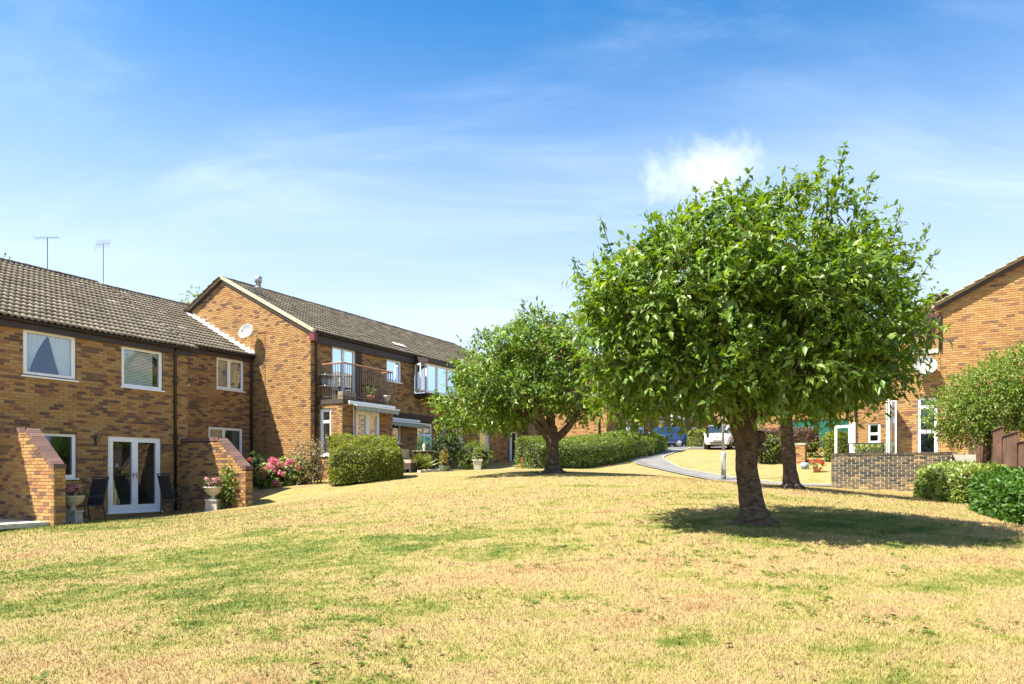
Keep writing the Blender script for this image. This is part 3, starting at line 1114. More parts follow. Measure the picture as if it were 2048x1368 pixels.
def ridge(parent, u0, u1, v, z):
    n = max(1, int(round((u1 - u0) / 0.45)))
    w = (u1 - u0) / n
    mb = MB()
    prof = []
    for k in range(7):
        a = math.pi * k / 6
        prof.append((0.12 * math.cos(a), 0.075 * math.sin(a)))
    for e, s in ((0, 1.06), (1, 0.97)):
        for (y, h) in prof:
            mb.v.append((e * (w + 0.03), y * s, h * s))
    for k in range(6):
        mb.f.append((k, 7 + k, 8 + k, k + 1))
        mb.t.append(0.5)
    mb.f.append(tuple(range(7)))
    mb.t.append(0.5)
    me = mb.mesh('ridge_tile', 'ridge')
    rot = Matrix.Rotation(math.atan2(EU[1], EU[0]), 4, 'Z')
    for i in range(n):
        link('ridge_tile', me, parent, None, Matrix.Translation(P(u0 + i * w, v, z - 0.045 + rnd.uniform(-.006, .006))) @ rot)


def fascia_gutter(parent, u0, u1, v_wall, z_top, proj=0.15, hgt=0.24, out=1):
    mb = MB()
    Wf = Wall('u', v_wall, out)
    Wf.wbox(mb, u0, u1, z_top - hgt, z_top - 0.03, 0.02, proj - 0.06)
    mb.build('fascia', 'fascia', parent)
    mg = MB()
    ng = 7
    prev = None
    for k in range(ng):
        a = math.pi * (1 + k / (ng - 1))
        o, zz = proj - 0.005 + 0.055 * math.cos(a), z_top - 0.045 + 0.055 * math.sin(a)
        cur = (Wf.p(u0, zz, o), Wf.p(u1, zz, o))
        if prev:
            mg.face([prev[0], prev[1], cur[1], cur[0]])
        prev = cur
    mg.build('gutter', 'gutter', parent)


def downpipe(parent, W_, a, z0, z1, r=0.036, off=0.06, mat='gutter', swan=0.0, name='downpipe'):
    mb = MB()
    pts = [W_.p(a, z0, off), W_.p(a, z1 - 0.25, off)]
    if swan:
        pts += [W_.p(a, z1 - 0.18, off + 0.01), W_.p(a, z1 - 0.05, off + swan), W_.p(a, z1, off + swan)]
    else:
        pts.append(W_.p(a, z1, off))
    mb.tube(pts, r, 8)
    for zz in np.arange(z0 + 0.5, z1 - 0.3, 1.6):
        mb.tube([W_.p(a, zz - 0.03, off), W_.p(a, zz + 0.03, off)], r * 1.35, 8)
    mb.build(name, mat, parent, True)


def plain_walls(parent, u0, u1, v0, v1, z0, z1, sides, gable=None, mat='mortar'):
    """closing walls that the photograph does not show"""
    mb = MB()
    if 'left' in sides:
        mb.face([P(u0, v0, z0), P(u0, v1, z0), P(u0, v1, z1), P(u0, v0, z1)])
    if 'right' in sides:
        mb.face([P(u1, v1, z0), P(u1, v0, z0), P(u1, v0, z1), P(u1, v1, z1)])
    if 'back' in sides:
        mb.face([P(u1, v0, z0), P(u0, v0, z0), P(u0, v0, z1), P(u1, v0, z1)])
    if 'front' in sides:
        mb.face([P(u0, v1, z0), P(u1, v1, z0), P(u1, v1, z1), P(u0, v1, z1)])
    if gable:
        vr, zr = gable
        for uu in ([u0] if 'gl' in sides else []) + ([u1] if 'gr' in sides else []):
            mb.face([P(uu, v0, z1), P(uu, v1, z1), P(uu, vr, zr)])
    mb.build('rear_wall', mat, parent)


PITCH = 0.522
# =============================================================== terrace A (nearest on the left)
A = thing('terraced_house', 'low brick house at the left edge with two white upper windows and a pantiled roof', 'house', P(-2.5, 0, -1.15))
WA = Wall('u', 0.0, 1)
opA = [(-2.85, -1.60, 2.37, 3.53), (-0.39, 0.83, 2.36, 3.49), (-2.72, -1.59, -0.15, 1.01), (-0.76, 0.78, -1.09, 0.99), (-5.6, -4.4, 2.37, 3.53), (-6.2, -4.7, -1.09, 0.99)]
brick_wall(WA, A, lambda z: [(-7.0, 1.64)], -1.42, 3.60, opA, seed=1.3, dark=0.24, hide=lambda px, py: py > 1010 or (px < 60 and py > 860))
window(WA, A, -2.85, -1.60, 2.37, 3.53, dress='net', sash=False, fr=0.10, label='white window with net curtains tied back')
window(WA, A, -0.39, 0.83, 2.36, 3.49, dress='blind', sash=False, fr=0.09, label='white window with a venetian blind')
window(WA, A, -2.72, -1.59, -0.15, 1.01, sash=False, fr=0.09)
window(WA, A, -5.6, -4.4, 2.37, 3.53, cols=(0.5,))
glazed_door(WA, A, -0.76, 0.78, -1.09, 0.99)
glazed_door(WA, A, -6.2, -4.7, -1.09, 0.99)
plain_walls(A, -7.0, 1.64, -9.95, 0.0, -1.5, 3.55, ('left', 'right', 'back', 'gl', 'gr'), (-4.9, 6.25))
tiled_slope(A, -7.1, 1.74, 0.17, 3.72, -4.9, 3.72 + PITCH * 5.07, hide=lambda px, py: False)
tiled_slope(A, -7.1, 1.74, -9.97, 3.72, -4.9, 3.72 + PITCH * 5.07, n_parts=0)
ridge(A, -7.1, 1.76, -4.9, 3.72 + PITCH * 5.07 + 0.03)
fascia_gutter(A, -7.1, 1.72, 0.0, 3.72)
downpipe(A, WA, 1.20, -1.1, 3.62, 0.042, 0.06, swan=0.06)
mbx = MB()
WA.wbox(mbx, -1.14, -1.08, 0.72, 0.98, 0.01, 0.03)
mbx.tube([WA.p(-1.11, 0.95, 0.02), WA.p(-1.16, 0.86, 0.10), WA.p(-1.20, 0.98, 0.17), WA.p(-1.24, 0.90, 0.18)], 0.012, 6)
mbx.tube([WA.p(-1.11, 0.75, 0.02), WA.p(-1.05, 0.86, 0.08), WA.p(-0.99, 1.0, 0.12)], 0.010, 6)
tag(mbx.build('wall_bracket', 'metal_dark'), 'small black iron bracket on the brick wall beside the french doors', 'bracket')

# =============================================================== terrace B (stepped back)
B = thing('terraced_house', 'brick house stepped back between the left house and the tall gable, one white casement upstairs', 'house', P(4, -2.4, -0.6))
WB = Wall('u', -2.4, 1)
opB = [(4.54, 5.71, 2.96, 4.08), (4.21, 5.66, 0.05, 1.60), (2.55, 3.40, 2.96, 3.93), (2.55, 3.36, 0.5, 1.58)]
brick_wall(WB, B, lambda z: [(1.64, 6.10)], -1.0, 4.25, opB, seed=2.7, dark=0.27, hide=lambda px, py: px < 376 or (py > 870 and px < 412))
window(WB, B, 4.54, 5.71, 2.96, 4.08, cols=(0.47,), dress='drape')
window(WB, B, 4.21, 5.66, 0.05, 1.60, cols=(0.45,), dress='drape')
window(WB, B, 2.55, 3.40, 2.96, 3.93, cols=(0.5,), fr=0.05)
window(WB, B, 2.55, 3.36, 0.5, 1.58, cols=(0.5,), fr=0.05)
plain_walls(B, 1.66, 6.08, -12.3, -2.4, -1.2, 4.2, ('back', 'left', 'gl'), (-7.3, 6.85))
tiled_slope(B, 1.70, 7.9, -2.23, 4.31, -7.3, 4.31 + PITCH * 5.07, hide=lambda px, py: px < 200)
tiled_slope(B, 1.70, 7.9, -12.37, 4.31, -7.3, 4.31 + PITCH * 5.07, n_parts=0)
ridge(B, 1.70, 7.9, -7.3, 4.31 + PITCH * 5.07 + 0.03)
fascia_gutter(B, 1.66, 6.07, -2.4, 4.31)
downpipe(B, WB, 6.0, -0.8, 4.2, 0.042, 0.06, swan=0.06)

# =============================================================== block with the tall gable and balcony
C2 = thing('gabled_house', 'tall brick gabled block with the balcony in the middle of the left row', 'house', P(12, 0.5, 0.0))
UG, VF2, VR2, ZE2 = 6.10, 0.54, -4.05, 4.97
ZR2 = ZE2 + PITCH * (0.70 - VR2)
WG = Wall('v', UG, -1)


def gspan(z):
    if z < ZE2 - 0.05:
        return [(-8.64, VF2)]
    h = (z + 0.03 - ZE2) / PITCH
    return [(VR2 - (0.66 - VR2) + h, 0.66 - h)]


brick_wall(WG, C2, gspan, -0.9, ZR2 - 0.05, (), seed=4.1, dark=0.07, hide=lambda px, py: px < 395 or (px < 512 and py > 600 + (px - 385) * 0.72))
WF2 = Wall('u', VF2, 1)
UB0, UB1, VB = 6.41, 9.15, 1.73            # balcony block
opF = [(7.16, 8.42, 2.56, 4.64), (10.25, 11.2, 3.70, 4.60), (12.1, 14.5, 3.40, 4.62), (10.45, 11.2, 1.20, 2.16), (12.3, 13.4, 0.30, 2.14),
       (15.0, 15.95, 1.05, 2.10), (17.4, 18.3, 0.20, 2.10), (20.1, 21.3, 0.20, 2.20), (16.2, 17.4, 3.5, 4.6), (19, 20.2, 3.5, 4.6)]
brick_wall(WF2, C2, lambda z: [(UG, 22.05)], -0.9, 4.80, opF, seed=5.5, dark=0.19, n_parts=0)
window(WF2, C2, 7.16, 8.42, 2.56, 4.64, cols=(0.5,), name='balcony_door', sill=False)
window(WF2, C2, 10.25, 11.2, 3.70, 4.60, label='white casement beside the balcony')
window(WF2, C2, 10.45, 11.2, 1.20, 2.16, dress='drape', label='small white window under the far awning')
window(WF2, C2, 12.3, 13.4, 0.30, 2.14, cols=(0.5,), rows=(0.72,), name='patio_window', dress='drape')
window(WF2, C2, 15.0, 15.95, 1.05, 2.10, cols=(0.62,), dress='drape')
window(WF2, C2, 17.4, 18.3, 0.20, 2.10, name='garden_door')
window(WF2, C2, 16.2, 17.4, 3.5, 4.6, cols=(0.5,))
window(WF2, C2, 19.0, 20.2, 3.5, 4.6, cols=(0.5,))
ad = window(WF2, C2, 20.1, 21.3, 0.20, 2.20, cols=(0.47,), name='arched_door', dress='drape')
ma = MB()
for k in range(8):
    a0, a1 = math.pi * k / 8, math.pi * (k + 1) / 8
    ma.face([WF2.p(20.7 - 0.62 * math.cos(a0), 2.22, 0.02), WF2.p(20.7 - 0.62 * math.cos(a1), 2.22, 0.02), WF2.p(20.7 - 0.62 * math.cos(a1), 2.22 + 0.26 * math.sin(a1), 0.02),
             WF2.p(20.7 - 0.62 * math.cos(a0), 2.22 + 0.26 * math.sin(a0), 0.02)])
ma.build('arch_head', 'upvc', ad)
# dark band between the storeys, brown vertical panel beside the balcony door
mbd = MB()
WF2.wbox(mbd, 9.3, 19.2, 2.20, 2.46, 0.012, 0.10)
mbd.build('storey_band', 'timber_dark', C2)
mbd = MB()
WF2.wbox(mbd, 8.44, 8.74, 2.6, 4.68, 0.012, 0.03)
mbd.build('door_side_panel', 'timber_dark', C2)
# box bay upstairs
WBY = Wall('u', VF2 + 0.66, 1)
WBS = Wall('v', 12.1, -1)
bay = window(WBY, C2, 12.12, 14.5, 3.40, 4.62, cols=(0.33, 0.66), name='bay_window', sill=True, room=False, dress='drape')
window(WBS, C2, VF2 + 0.02, VF2 + 0.64, 3.40, 4.62, name='bay_side_window', sill=False, room=False)
mbb = MB()
mbb.hexa([P(12.15, VF2, 3.15), P(14.45, VF2, 3.15), P(14.45, VF2 + 0.62, 3.18), P(12.15, VF2 + 0.62, 3.18), P(12.1, VF2, 3.36), P(14.5, VF2, 3.36), P(14.5, VF2 + 0.68, 3.36), P(12.1, VF2 + 0.68, 3.36)])
mbb.build('bay_base', 'fascia', C2)
mbb = MB()
mbb.hexa([P(12.0, VF2, 4.63), P(14.6, VF2, 4.63), P(14.6, VF2 + 0.78, 4.63), P(12.0, VF2 + 0.78, 4.63), P(12.0, VF2, 4.95), P(14.6, VF2, 4.95), P(14.6, VF2 + 0.78, 4.80), P(12.0, VF2 + 0.78, 4.80)])
mbb.build('bay_canopy', 'fascia', C2)
# open casement of the bay
mco = MB()
oc0, oc1 = P(12.02, VF2 + 0.10, 0), P(11.72, VF2 + 0.62, 0)


def quadbar(mb, p, q, z0, z1, t=0.03):
    d = Vector((q[0] - p[0], q[1] - p[1], 0)).normalized()
    n = Vector((-d.y, d.x, 0)) * t / 2
    mb.hexa([(p[0] - n.x, p[1] - n.y, z0), (q[0] - n.x, q[1] - n.y, z0), (q[0] + n.x, q[1] + n.y, z0), (p[0] + n.x, p[1] + n.y, z0),
             (p[0] - n.x, p[1] - n.y, z1), (q[0] - n.x, q[1] - n.y, z1), (q[0] + n.x, q[1] + n.y, z1), (p[0] + n.x, p[1] + n.y, z1)])


def lerp2(p, q, f):
    return (p[0] + (q[0] - p[0]) * f, p[1] + (q[1] - p[1]) * f, 0)


def leaf_panel(parent, p, q, z0, z1, fr=0.06, name='casement', midrail=None, glass='glass'):
    m = MB()
    w = math.hypot(q[0] - p[0], q[1] - p[1])
    f = fr / w
    quadbar(m, p, lerp2(p, q, f), z0, z1)
    quadbar(m, lerp2(p, q, 1 - f), q, z0, z1)
    quadbar(m, lerp2(p, q, f), lerp2(p, q, 1 - f), z0, z0 + fr)
    quadbar(m, lerp2(p, q, f), lerp2(p, q, 1 - f), z1 - fr, z1)
    if midrail:
        quadbar(m, lerp2(p, q, f), lerp2(p, q, 1 - f), midrail - fr / 2, midrail + fr / 2)
    o = m.build(name, 'upvc', parent)
    g = MB()
    a, b = lerp2(p, q, f), lerp2(p, q, 1 - f)
    g.face([(a[0], a[1], z0 + fr), (b[0], b[1], z0 + fr), (b[0], b[1], z1 - fr), (a[0], a[1], z1 - fr)])
    g.build('pane', glass, o)
    return o


leaf_panel(C2, oc0, oc1, 3.45, 4.58, name='open_casement')
# projecting ground floor block under the balcony
WS = Wall('v', UB0, -1)
WBk = Wall('u', VB, 1)
brick_wall(WS, C2, lambda z: [(VF2, VB)], -0.6, 2.40, [(VF2 + 0.14, VF2 + 0.66, 0.6, 2.24)], seed=6.6, dark=0.10, n_parts=0)
brick_wall(WBk, C2, lambda z: [(UB0, UB1)], -0.6, 2.40, [(7.08, 8.42, 0.15, 2.22)], seed=7.7, dark=0.22, n_parts=0)
window(WS, C2, VF2 + 0.14, VF2 + 0.66, 0.6, 2.24, rows=(0.72,), name='side_window')
glazed_door(WBk, C2, 7.08, 8.42, 0.15, 2.22)
mfl = MB()
mfl.hexa([P(UB0 - 0.04, VF2 + 0.01, 2.40), P(UB1 + 0.04, VF2 + 0.01, 2.40), P(UB1 + 0.04, VB + 0.06, 2.40), P(UB0 - 0.04, VB + 0.06, 2.40),
          P(UB0 - 0.04, VF2 + 0.01, 2.56), P(UB1 + 0.04, VF2 + 0.01, 2.56), P(UB1 + 0.04, VB + 0.06, 2.56), P(UB0 - 0.04, VB + 0.06, 2.56)])
mfl.build('balcony_floor', 'timber_dark', C2)
# railing: top rail, bottom rail, balusters
mrl = MB()
zt = 3.82
mrl.tube([P(UB0 + 0.02, VF2 + 0.05, zt), P(UB0 + 0.02, VB, zt)], 0.032, 6)
mrl.tube([P(UB0 + 0.02, VB, zt), P(UB1, VB, zt - 0.01)], 0.032, 6)
mrl.tube([P(UB1, VB, zt), P(UB1, VF2 + 0.05, zt)], 0.032, 6)
rail = mrl.build('handrail', 'timber_rail', C2)
mrl = MB()
for q in (((UB0 + 0.02, VF2 + 0.05), (UB0 + 0.02, VB)), ((UB0 + 0.02, VB), (UB1, VB)), ((UB1, VB), (UB1, VF2 + 0.05))):
    mrl.tube([P(*q[0], 2.66), P(*q[1], 2.66)], 0.018, 6)
mrl.build('bottom_rail', 'rail_metal', C2)
mbl = MB()
mbl.tube([(0, 0, 2.56), (0, 0, zt)], 0.0115, 6, caps=False)
bal = mbl.mesh('baluster', 'rail_metal')
for k in range(25):
    u = UB0 + 0.02 + (UB1 - UB0 - 0.02) * k / 24
    link('baluster', bal, C2, None, Matrix.Translation(P(u, VB)))
for k in range(1, 10):
    v = VF2 + 0.05 + (VB - VF2 - 0.05) * k / 10
    link('baluster', bal, C2, None, Matrix.Translation(P(UB0 + 0.02, v)))
    link('baluster', bal, C2, None, Matrix.Translation(P(UB1, v)))
# roof of the block
tiled_slope(C2, UG - 0.06, 22.1, 0.70, ZE2, VR2, ZR2, hide=lambda px, py: px > 890)
tiled_slope(C2, UG - 0.06, 22.1, 2 * VR2 - 0.70, ZE2, VR2, ZR2, n_parts=0)
ridge(C2, UG - 0.06, 22.1, VR2, ZR2 + 0.03)
fascia_gutter(C2, UG, 22.05, VF2, ZE2 - 0.02, 0.17, 0.36)
plain_walls(C2, UG, 22.05, -8.64, VF2, -0.9, 4.85, ('back',))
mv = MB()          # pale verge strips up the gable, dark soffit below
for s, ve in ((1, 0.74), (-1, 2 * VR2 - 0.74)):
    z0 = ZE2 - 0.02
    for (o0, o1, dz0, dz1, store) in ((-0.10, 0.03, -0.055, 0.06, mv),):
        store.hexa([P(UG + o0, ve, z0 + dz0), P(UG + o1, ve, z0 + dz0), P(UG + o1, VR2, ZR2 + dz0), P(UG + o0, VR2, ZR2 + dz0),
                    P(UG + o0, ve, z0 + dz1), P(UG + o1, ve, z0 + dz1), P(UG + o1, VR2, ZR2 + dz1), P(UG + o0, VR2, ZR2 + dz1)])
mv.build('verge', 'verge', C2)
mv = MB()
for s, ve in ((1, 0.70), (-1, 2 * VR2 - 0.70)):
    z0 = ZE2 - 0.02
    mv.hexa([P(UG - 0.06, ve, z0 - 0.16), P(UG - 0.012, ve, z0 - 0.16), P(UG - 0.012, VR2, ZR2 - 0.16), P(UG - 0.06, VR2, ZR2 - 0.16),
             P(UG - 0.06, ve, z0 - 0.03), P(UG - 0.012, ve, z0 - 0.03), P(UG - 0.012, VR2, ZR2 - 0.03), P(UG - 0.06, VR2, ZR2 - 0.03)])
mv.build('barge_board', 'fascia', C2)
mv = MB()
mv.hexa([P(UG - 0.07, VF2 + 0.02, ZE2 - 0.36), P(UG + 0.1, VF2 + 0.02, ZE2 - 0.36), P(UG + 0.1, VF2 + 0.24, ZE2 - 0.36), P(UG - 0.07, VF2 + 0.24, ZE2 - 0.36),
         P(UG - 0.07, VF2 + 0.02, ZE2 - 0.08), P(UG + 0.1, VF2 + 0.02, ZE2 - 0.08), P(UG + 0.1, VF2 + 0.24, ZE2 - 0.08), P(UG - 0.07, VF2 + 0.24, ZE2 - 0.08)])
mv.build('eaves_box', 'maroon', C2)
downpipe(C2, WF2, UG + 0.22, -0.4, 4.75, 0.042, 0.06, swan=0.07)
mb = MB()          # stepped flashing where house B's roof meets the gable
nst = 13
for k in range(nst):
    v = -2.25 - (k + 0.5) * 3.65 / nst
    z = 4.31 + PITCH * (-2.23 - v)
    hv = 1.825 / nst + 0.004
    WG.wbox(mb, v - hv, v + hv, z - 0.02, z + 0.10 + rnd.uniform(-0.02, 0.04), 0.012, 0.022 + (k % 2) * 0.003)
mb.build('flashing', 'flashing', C2)
mb = MB()
mb.hexa([P(UG - 0.25, -2.25, 4.36), P(UG - 0.012, -2.25, 4.36), P(UG - 0.012, -5.9, 4.36 + PITCH * 3.65), P(UG - 0.25, -5.9, 4.36 + PITCH * 3.65),
         P(UG - 0.25, -2.25, 4.375), P(UG - 0.012, -2.25, 4.40), P(UG - 0.012, -5.9, 4.40 + PITCH * 3.65), P(UG - 0.25, -5.9, 4.375 + PITCH * 3.65)])
mb.build('flashing_apron', 'flashing', C2)
mb = MB()          # cable down the gable
mb.tube([WG.p(-2.1, 5.15, 0.02), WG.p(-1.75, 5.14, 0.016), WG.p(-1.72, 5.0, 0.016), WG.p(-1.72, 0.0, 0.016)], 0.008, 4)
mb.build('cable', 'gutter', C2)

# flue on the roof
def flue():
    u, v = 6.62, -2.68
    z = ZE2 + PITCH * (0.70 - v)
    t = thing('roof_flue', 'grey metal flue pipe with a cowl on the tall gabled roof', 'flue', P(u, v, z))
    mb = MB()
    x, y, _ = P(u, v)
    mb.lathe([(0.16, z - 0.25), (0.16, z + 0.26), (0.18, z + 0.28), (0.10, z + 0.31)], (x, y, 0), 16)
    mb.build('base_sleeve', 'metal_grey', t, True)
    mb = MB()
    mb.lathe([(0.095, z + 0.29), (0.095, z + 0.48), (0.13, z + 0.49), (0.13, z + 0.70), (0.05, z + 0.73)], (x, y, 0), 16)
    mb.build('cowl', 'metal_grey', t, True)


flue()
mb = MB()
us, vs_ = 11.6, 0.0
zz = ZE2 + PITCH * (0.70 - vs_)
mb.hexa([P(us, vs_, zz + 0.07), P(us + 0.7, vs_, zz + 0.07), P(us + 0.7, vs_ - 0.25, zz + 0.2), P(us, vs_ - 0.25, zz + 0.2), P(us, vs_, zz + 0.09), P(us + 0.7, vs_, zz + 0.09), P(us + 0.7, vs_ - 0.25, zz + 0.22), P(us, vs_ - 0.25, zz + 0.22)])
mb.build('vent_tile', 'flashing', C2)  # pale vent tile lying on the roof slope


def dish(name, label, cpt, aim, r=0.30, wallpt=None):
    t = thing(name, label, 'dish', cpt)
    aim = Vector(aim).normalized()
    rot = aim.to_track_quat('Z', 'Y').to_matrix()
    mb = MB()
    prof = [(r * q, 0.25 * r * q * q) for q in (0.0, 0.25, 0.5, 0.75, 1.0)]
    mb.lathe([(max(a, 1e-7), b) for a, b in prof] + [(r * 1.02, 0.25 * r), (r * 0.75, 0.12 * r), (1e-7, -0.02)], cpt, 20, axis=rot)
    mb.build('reflector', 'dish_grey', t, True)
    mb = MB()
    c = Vector(cpt)
    f = c + aim * r * 1.1 - Vector((0, 0, r * 0.45))
    mb.tube([c - Vector((0, 0, r * 0.95)) + aim * 0.05, f], 0.012, 6)
    mb.tube([f, f + (c - f).normalized() * 0.1], 0.03, 8)
    mb.build('feed_arm', 'metal_grey', t)
    mb = MB()
    w = Vector(wallpt)
    mb.tube([c - aim * 0.02, (c + w) / 2 + Vector((0, 0, -0.05)), w], 0.02, 6)
    mb.build('bracket', 'metal_grey', t)


dish('satellite_dish', 'pale grey satellite dish on the sunlit gable wall of the left row', P(UG - 0.32, -2.32, 5.16), (-0.30, -0.88, 0.36), 0.30, P(UG, -2.15, 5.10))


def aerial(label, u, v, z, h, arm, kind):
    t = thing('tv_aerial', label, 'aerial', P(u, v, z))
    x, y, _ = P(u, v)
    mb = MB()
    mb.tube([(x, y, z - 0.1), (x, y, z + h)], 0.011, 6)
    mb.build('mast', 'metal_dark', t)
    mb = MB()
    d = Vector((arm[0], arm[1], arm[2])).normalized()
    a, b = Vector((x, y, z + h)) - d * 0.34, Vector((x, y, z + h)) + d * 0.30
    mb.tube([a, b], 0.008, 5)
    mb.build('boom', 'metal_dark', t)
    s = d.cross(Vector((0, 0, 1))).normalized() if kind == 'h' else Vector((0.2, 0.1, 1)).normalized()
    for k in range(8):
        p = a + (b - a) * (k / 7)
        mb = MB()
        l = 0.16 + 0.06 * (k == 0)
        mb.tube([p - s * l, p + s * l], 0.0045, 4)
        mb.build('element', 'metal_dark', t)


aerial('thin TV aerial with short flat elements, left of the two on the roof', 0.25, -4.9, 6.36, 1.05, (0.9, 0.3, 0.12), 'h')
aerial('taller TV aerial with upright elements, right of the two on the roof', 3.45, -7.3, 6.96, 1.55, (0.85, -0.3, -0.05), 'v')

# =============================================================== third block behind the small tree, far row beyond
C3 = thing('gabled_house', 'sunlit brick gable end behind the small tree and the long clipped hedge', 'house', P(24, 4, 0.6))
W3 = Wall('v', 22.12, -1)
V3, ZE3, VR3 = 5.35, 5.3, 0.8
ZR3 = ZE3 + PITCH * (V3 + 0.15 - VR3)


def gspan3(z):
    if z < ZE3:
        return [(-3.7, V3)]
    h = (z - ZE3) / PITCH
    return [(VR3 - (V3 - VR3) + h, V3 - h)]


brick_wall(W3, C3, gspan3, 0.0, ZR3 - 0.05, (), seed=8.8, dark=0.08, n_parts=0)
W3f = Wall('u', V3, 1)
brick_wall(W3f, C3, lambda z: [(22.12, 29.0)], 0.0, 5.2, [(25, 26.2, 1.6, 2.8), (27.2, 28.2, 0.9, 2.9)], seed=9.9, dark=0.25, n_parts=0)
window(W3f, C3, 25, 26.2, 1.6, 2.8, cols=(0.5,))
window(W3f, C3, 27.2, 28.2, 0.9, 2.9, name='front_door', sill=False)
tiled_slope(C3, 22.05, 29.1, V3 + 0.15, ZE3, VR3, ZR3, n_parts=0)
tiled_slope(C3, 22.05, 29.1, 2 * VR3 - V3 - 0.15, ZE3, VR3, ZR3, n_parts=0)
ridge(C3, 22.05, 29.1, VR3, ZR3 + 0.03)
fascia_gutter(C3, 22.1, 29.0, V3, ZE3)
plain_walls(C3, 22.12, 29.0, -3.7, V3, 0, 5.2, ('back', 'right', 'gr'), (VR3, ZR3 - 0.1))
downpipe(C3, W3, 4.95, 0.4, 5.2, 0.04, 0.06)
mb = MB()
W3.wbox(mb, 0.95, 1.25, 0.2, 5.0, 0.012, 0.40)
mb.build('chimney_breast', 'mortar', C3)

G = thing('far_terrace', 'shaded brown brick row beyond the parked cars', 'house', P(50, 1, 2.0))
WGf = Wall('u', 1.5, 1)
opG = [(43.5, 45.5, 2.3, 4.3), (48, 49.2, 2.3, 4.3), (54, 56, 2.3, 4.3), (43.5, 45, 5.0, 6.2), (48, 49.5, 5.0, 6.2), (54, 56, 5.0, 6.2)]
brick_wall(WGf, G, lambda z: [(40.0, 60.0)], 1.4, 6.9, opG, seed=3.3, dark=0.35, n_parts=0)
for k, q in enumerate(opG):
    window(WGf, G, *q, cols=(0.5,), sill=(k > 2), name='window' if k > 2 else 'door')
WGg = Wall('v', 60.0, -1)
brick_wall(WGg, G, lambda z: [(1.5, 9.5)], 1.4, 6.9, (), seed=6.1, dark=0.1, n_parts=0)
for ub in (47, 51.5):
    mb = MB()
    mb.hexa([P(ub, 1.52, 1.4), P(ub + 0.5, 1.52, 1.4), P(ub + 0.5, 2.0, 1.4), P(ub, 2.0, 1.4), P(ub, 1.52, 6.9), P(ub + 0.5, 1.52, 6.9), P(ub + 0.5, 2.0, 6.9), P(ub, 2.0, 6.9)])
    mb.build('brick_pier', 'mortar', G)
for ub in (46.2, 53.2):
    downpipe(G, WGf, ub, 1.6, 6.8, 0.05, 0.06, mat='dish_grey')
tiled_slope(G, 39.8, 66, 1.7, 6.95, -3.0, 9.4, n_parts=0)
tiled_slope(G, 59.8, 66, 9.7, 6.95, 5.0, 9.4, n_parts=0)
plain_walls(G, 40, 66, -6, 1.5, 1, 6.9, ('left', 'back'))
mb = MB()
mb.hexa([P(42.2, 1.5, 4.4), P(45.8, 1.5, 4.4), P(45.8, 3.0, 4.4), P(42.2, 3.0, 4.4), P(42.2, 1.5, 4.6), P(45.8, 1.5, 4.6), P(45.8, 3.0, 4.55), P(42.2, 3.0, 4.55)])
for (uu, vv) in ((42.3, 2.85), (45.6, 2.85)):
    mb.hexa([P(uu, vv, 1.5), P(uu + 0.2, vv, 1.5), P(uu + 0.2, vv + 0.15, 1.5), P(uu, vv + 0.15, 1.5), P(uu, vv, 4.4), P(uu + 0.2, vv, 4.4), P(uu + 0.2, vv + 0.15, 4.4), P(uu, vv + 0.15, 4.4)])
mb.build('porch', 'upvc', G)

# =============================================================== house on the right
C = thing('gabled_house', 'brick gable end at the right edge with a sloping verge and dark eaves box', 'house', P(18, 22, 0.5))
UC, VC, ZEC, VRC = 16.17, 19.81, 5.72, 24.35
ZRC = ZEC + PITCH * (VRC - VC + 0.16)
WC = Wall('v', UC, -1)


def gspanc(z):
    if z < ZEC - 0.05:
        return [(VC, 28.9)]
    h = (z + 0.03 - ZEC) / PITCH
    return [(VC - 0.12 + h, 28.9 + 0.12 - h)]


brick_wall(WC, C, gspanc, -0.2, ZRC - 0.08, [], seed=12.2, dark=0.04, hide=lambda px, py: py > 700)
WCs = Wall('u', VC, -1)
brick_wall(WCs, C, lambda z: [(UC + 0.01, 26)], 0.3, 5.5, [(19.0, 20.2, 3.6, 4.8)], seed=13.1, dark=0.2, n_parts=0)
window(WCs, C, 19.0, 20.2, 3.6, 4.8, cols=(0.5,))
# single storey side part
VX, ZX = 18.52, 4.10
WCx = Wall('v', UC - 0.02, -1)
opx = [(19.17, 19.76, 0.55, 2.60)]
brick_wall(WCx, C, lambda z: [(VX, VC + 0.03)], -0.2, ZX, opx, seed=14.4, dark=0.06, n_parts=60)
window(WCx, C, 19.17, 19.76, 0.55, 2.60, rows=(0.42, 0.83), name='tall_window', sill=False)
WCy = Wall('u', VX, -1)
brick_wall(WCy, C, lambda z: [(UC - 0.01, 21)], 0.3, ZX, (), seed=15.5, dark=0.2, n_parts=0)
mb = MB()
mb.hexa([P(UC - 0.06, VX - 0.06, ZX), P(21, VX - 0.06, ZX), P(21, VC - 0.03, ZX), P(UC - 0.06, VC - 0.03, ZX), P(UC - 0.06, VX - 0.06, ZX + 0.16), P(21, VX - 0.06, ZX + 0.16), P(21, VC - 0.03, ZX + 0.16), P(UC - 0.06, VC - 0.03, ZX + 0.16)])
mb.build('flat_roof', 'concrete', C)
tiled_slope(C, UC - 0.08, 26.1, VC - 0.16, ZEC, VRC, ZRC, n_parts=0)
tiled_slope(C, UC - 0.08, 26.1, 2 * VRC - VC + 0.16, ZEC, VRC, ZRC, n_parts=0)
ridge(C, UC - 0.08, 26.1, VRC, ZRC + 0.03)
fascia_gutter(C, UC, 26, VC, ZEC, 0.16, 0.30, out=-1)
plain_walls(C, UC, 26, VC, 28.9, 0, 5.6, ('right', 'front', 'gr'), (VRC, ZRC - 0.1))
mv, mv2 = MB(), MB()
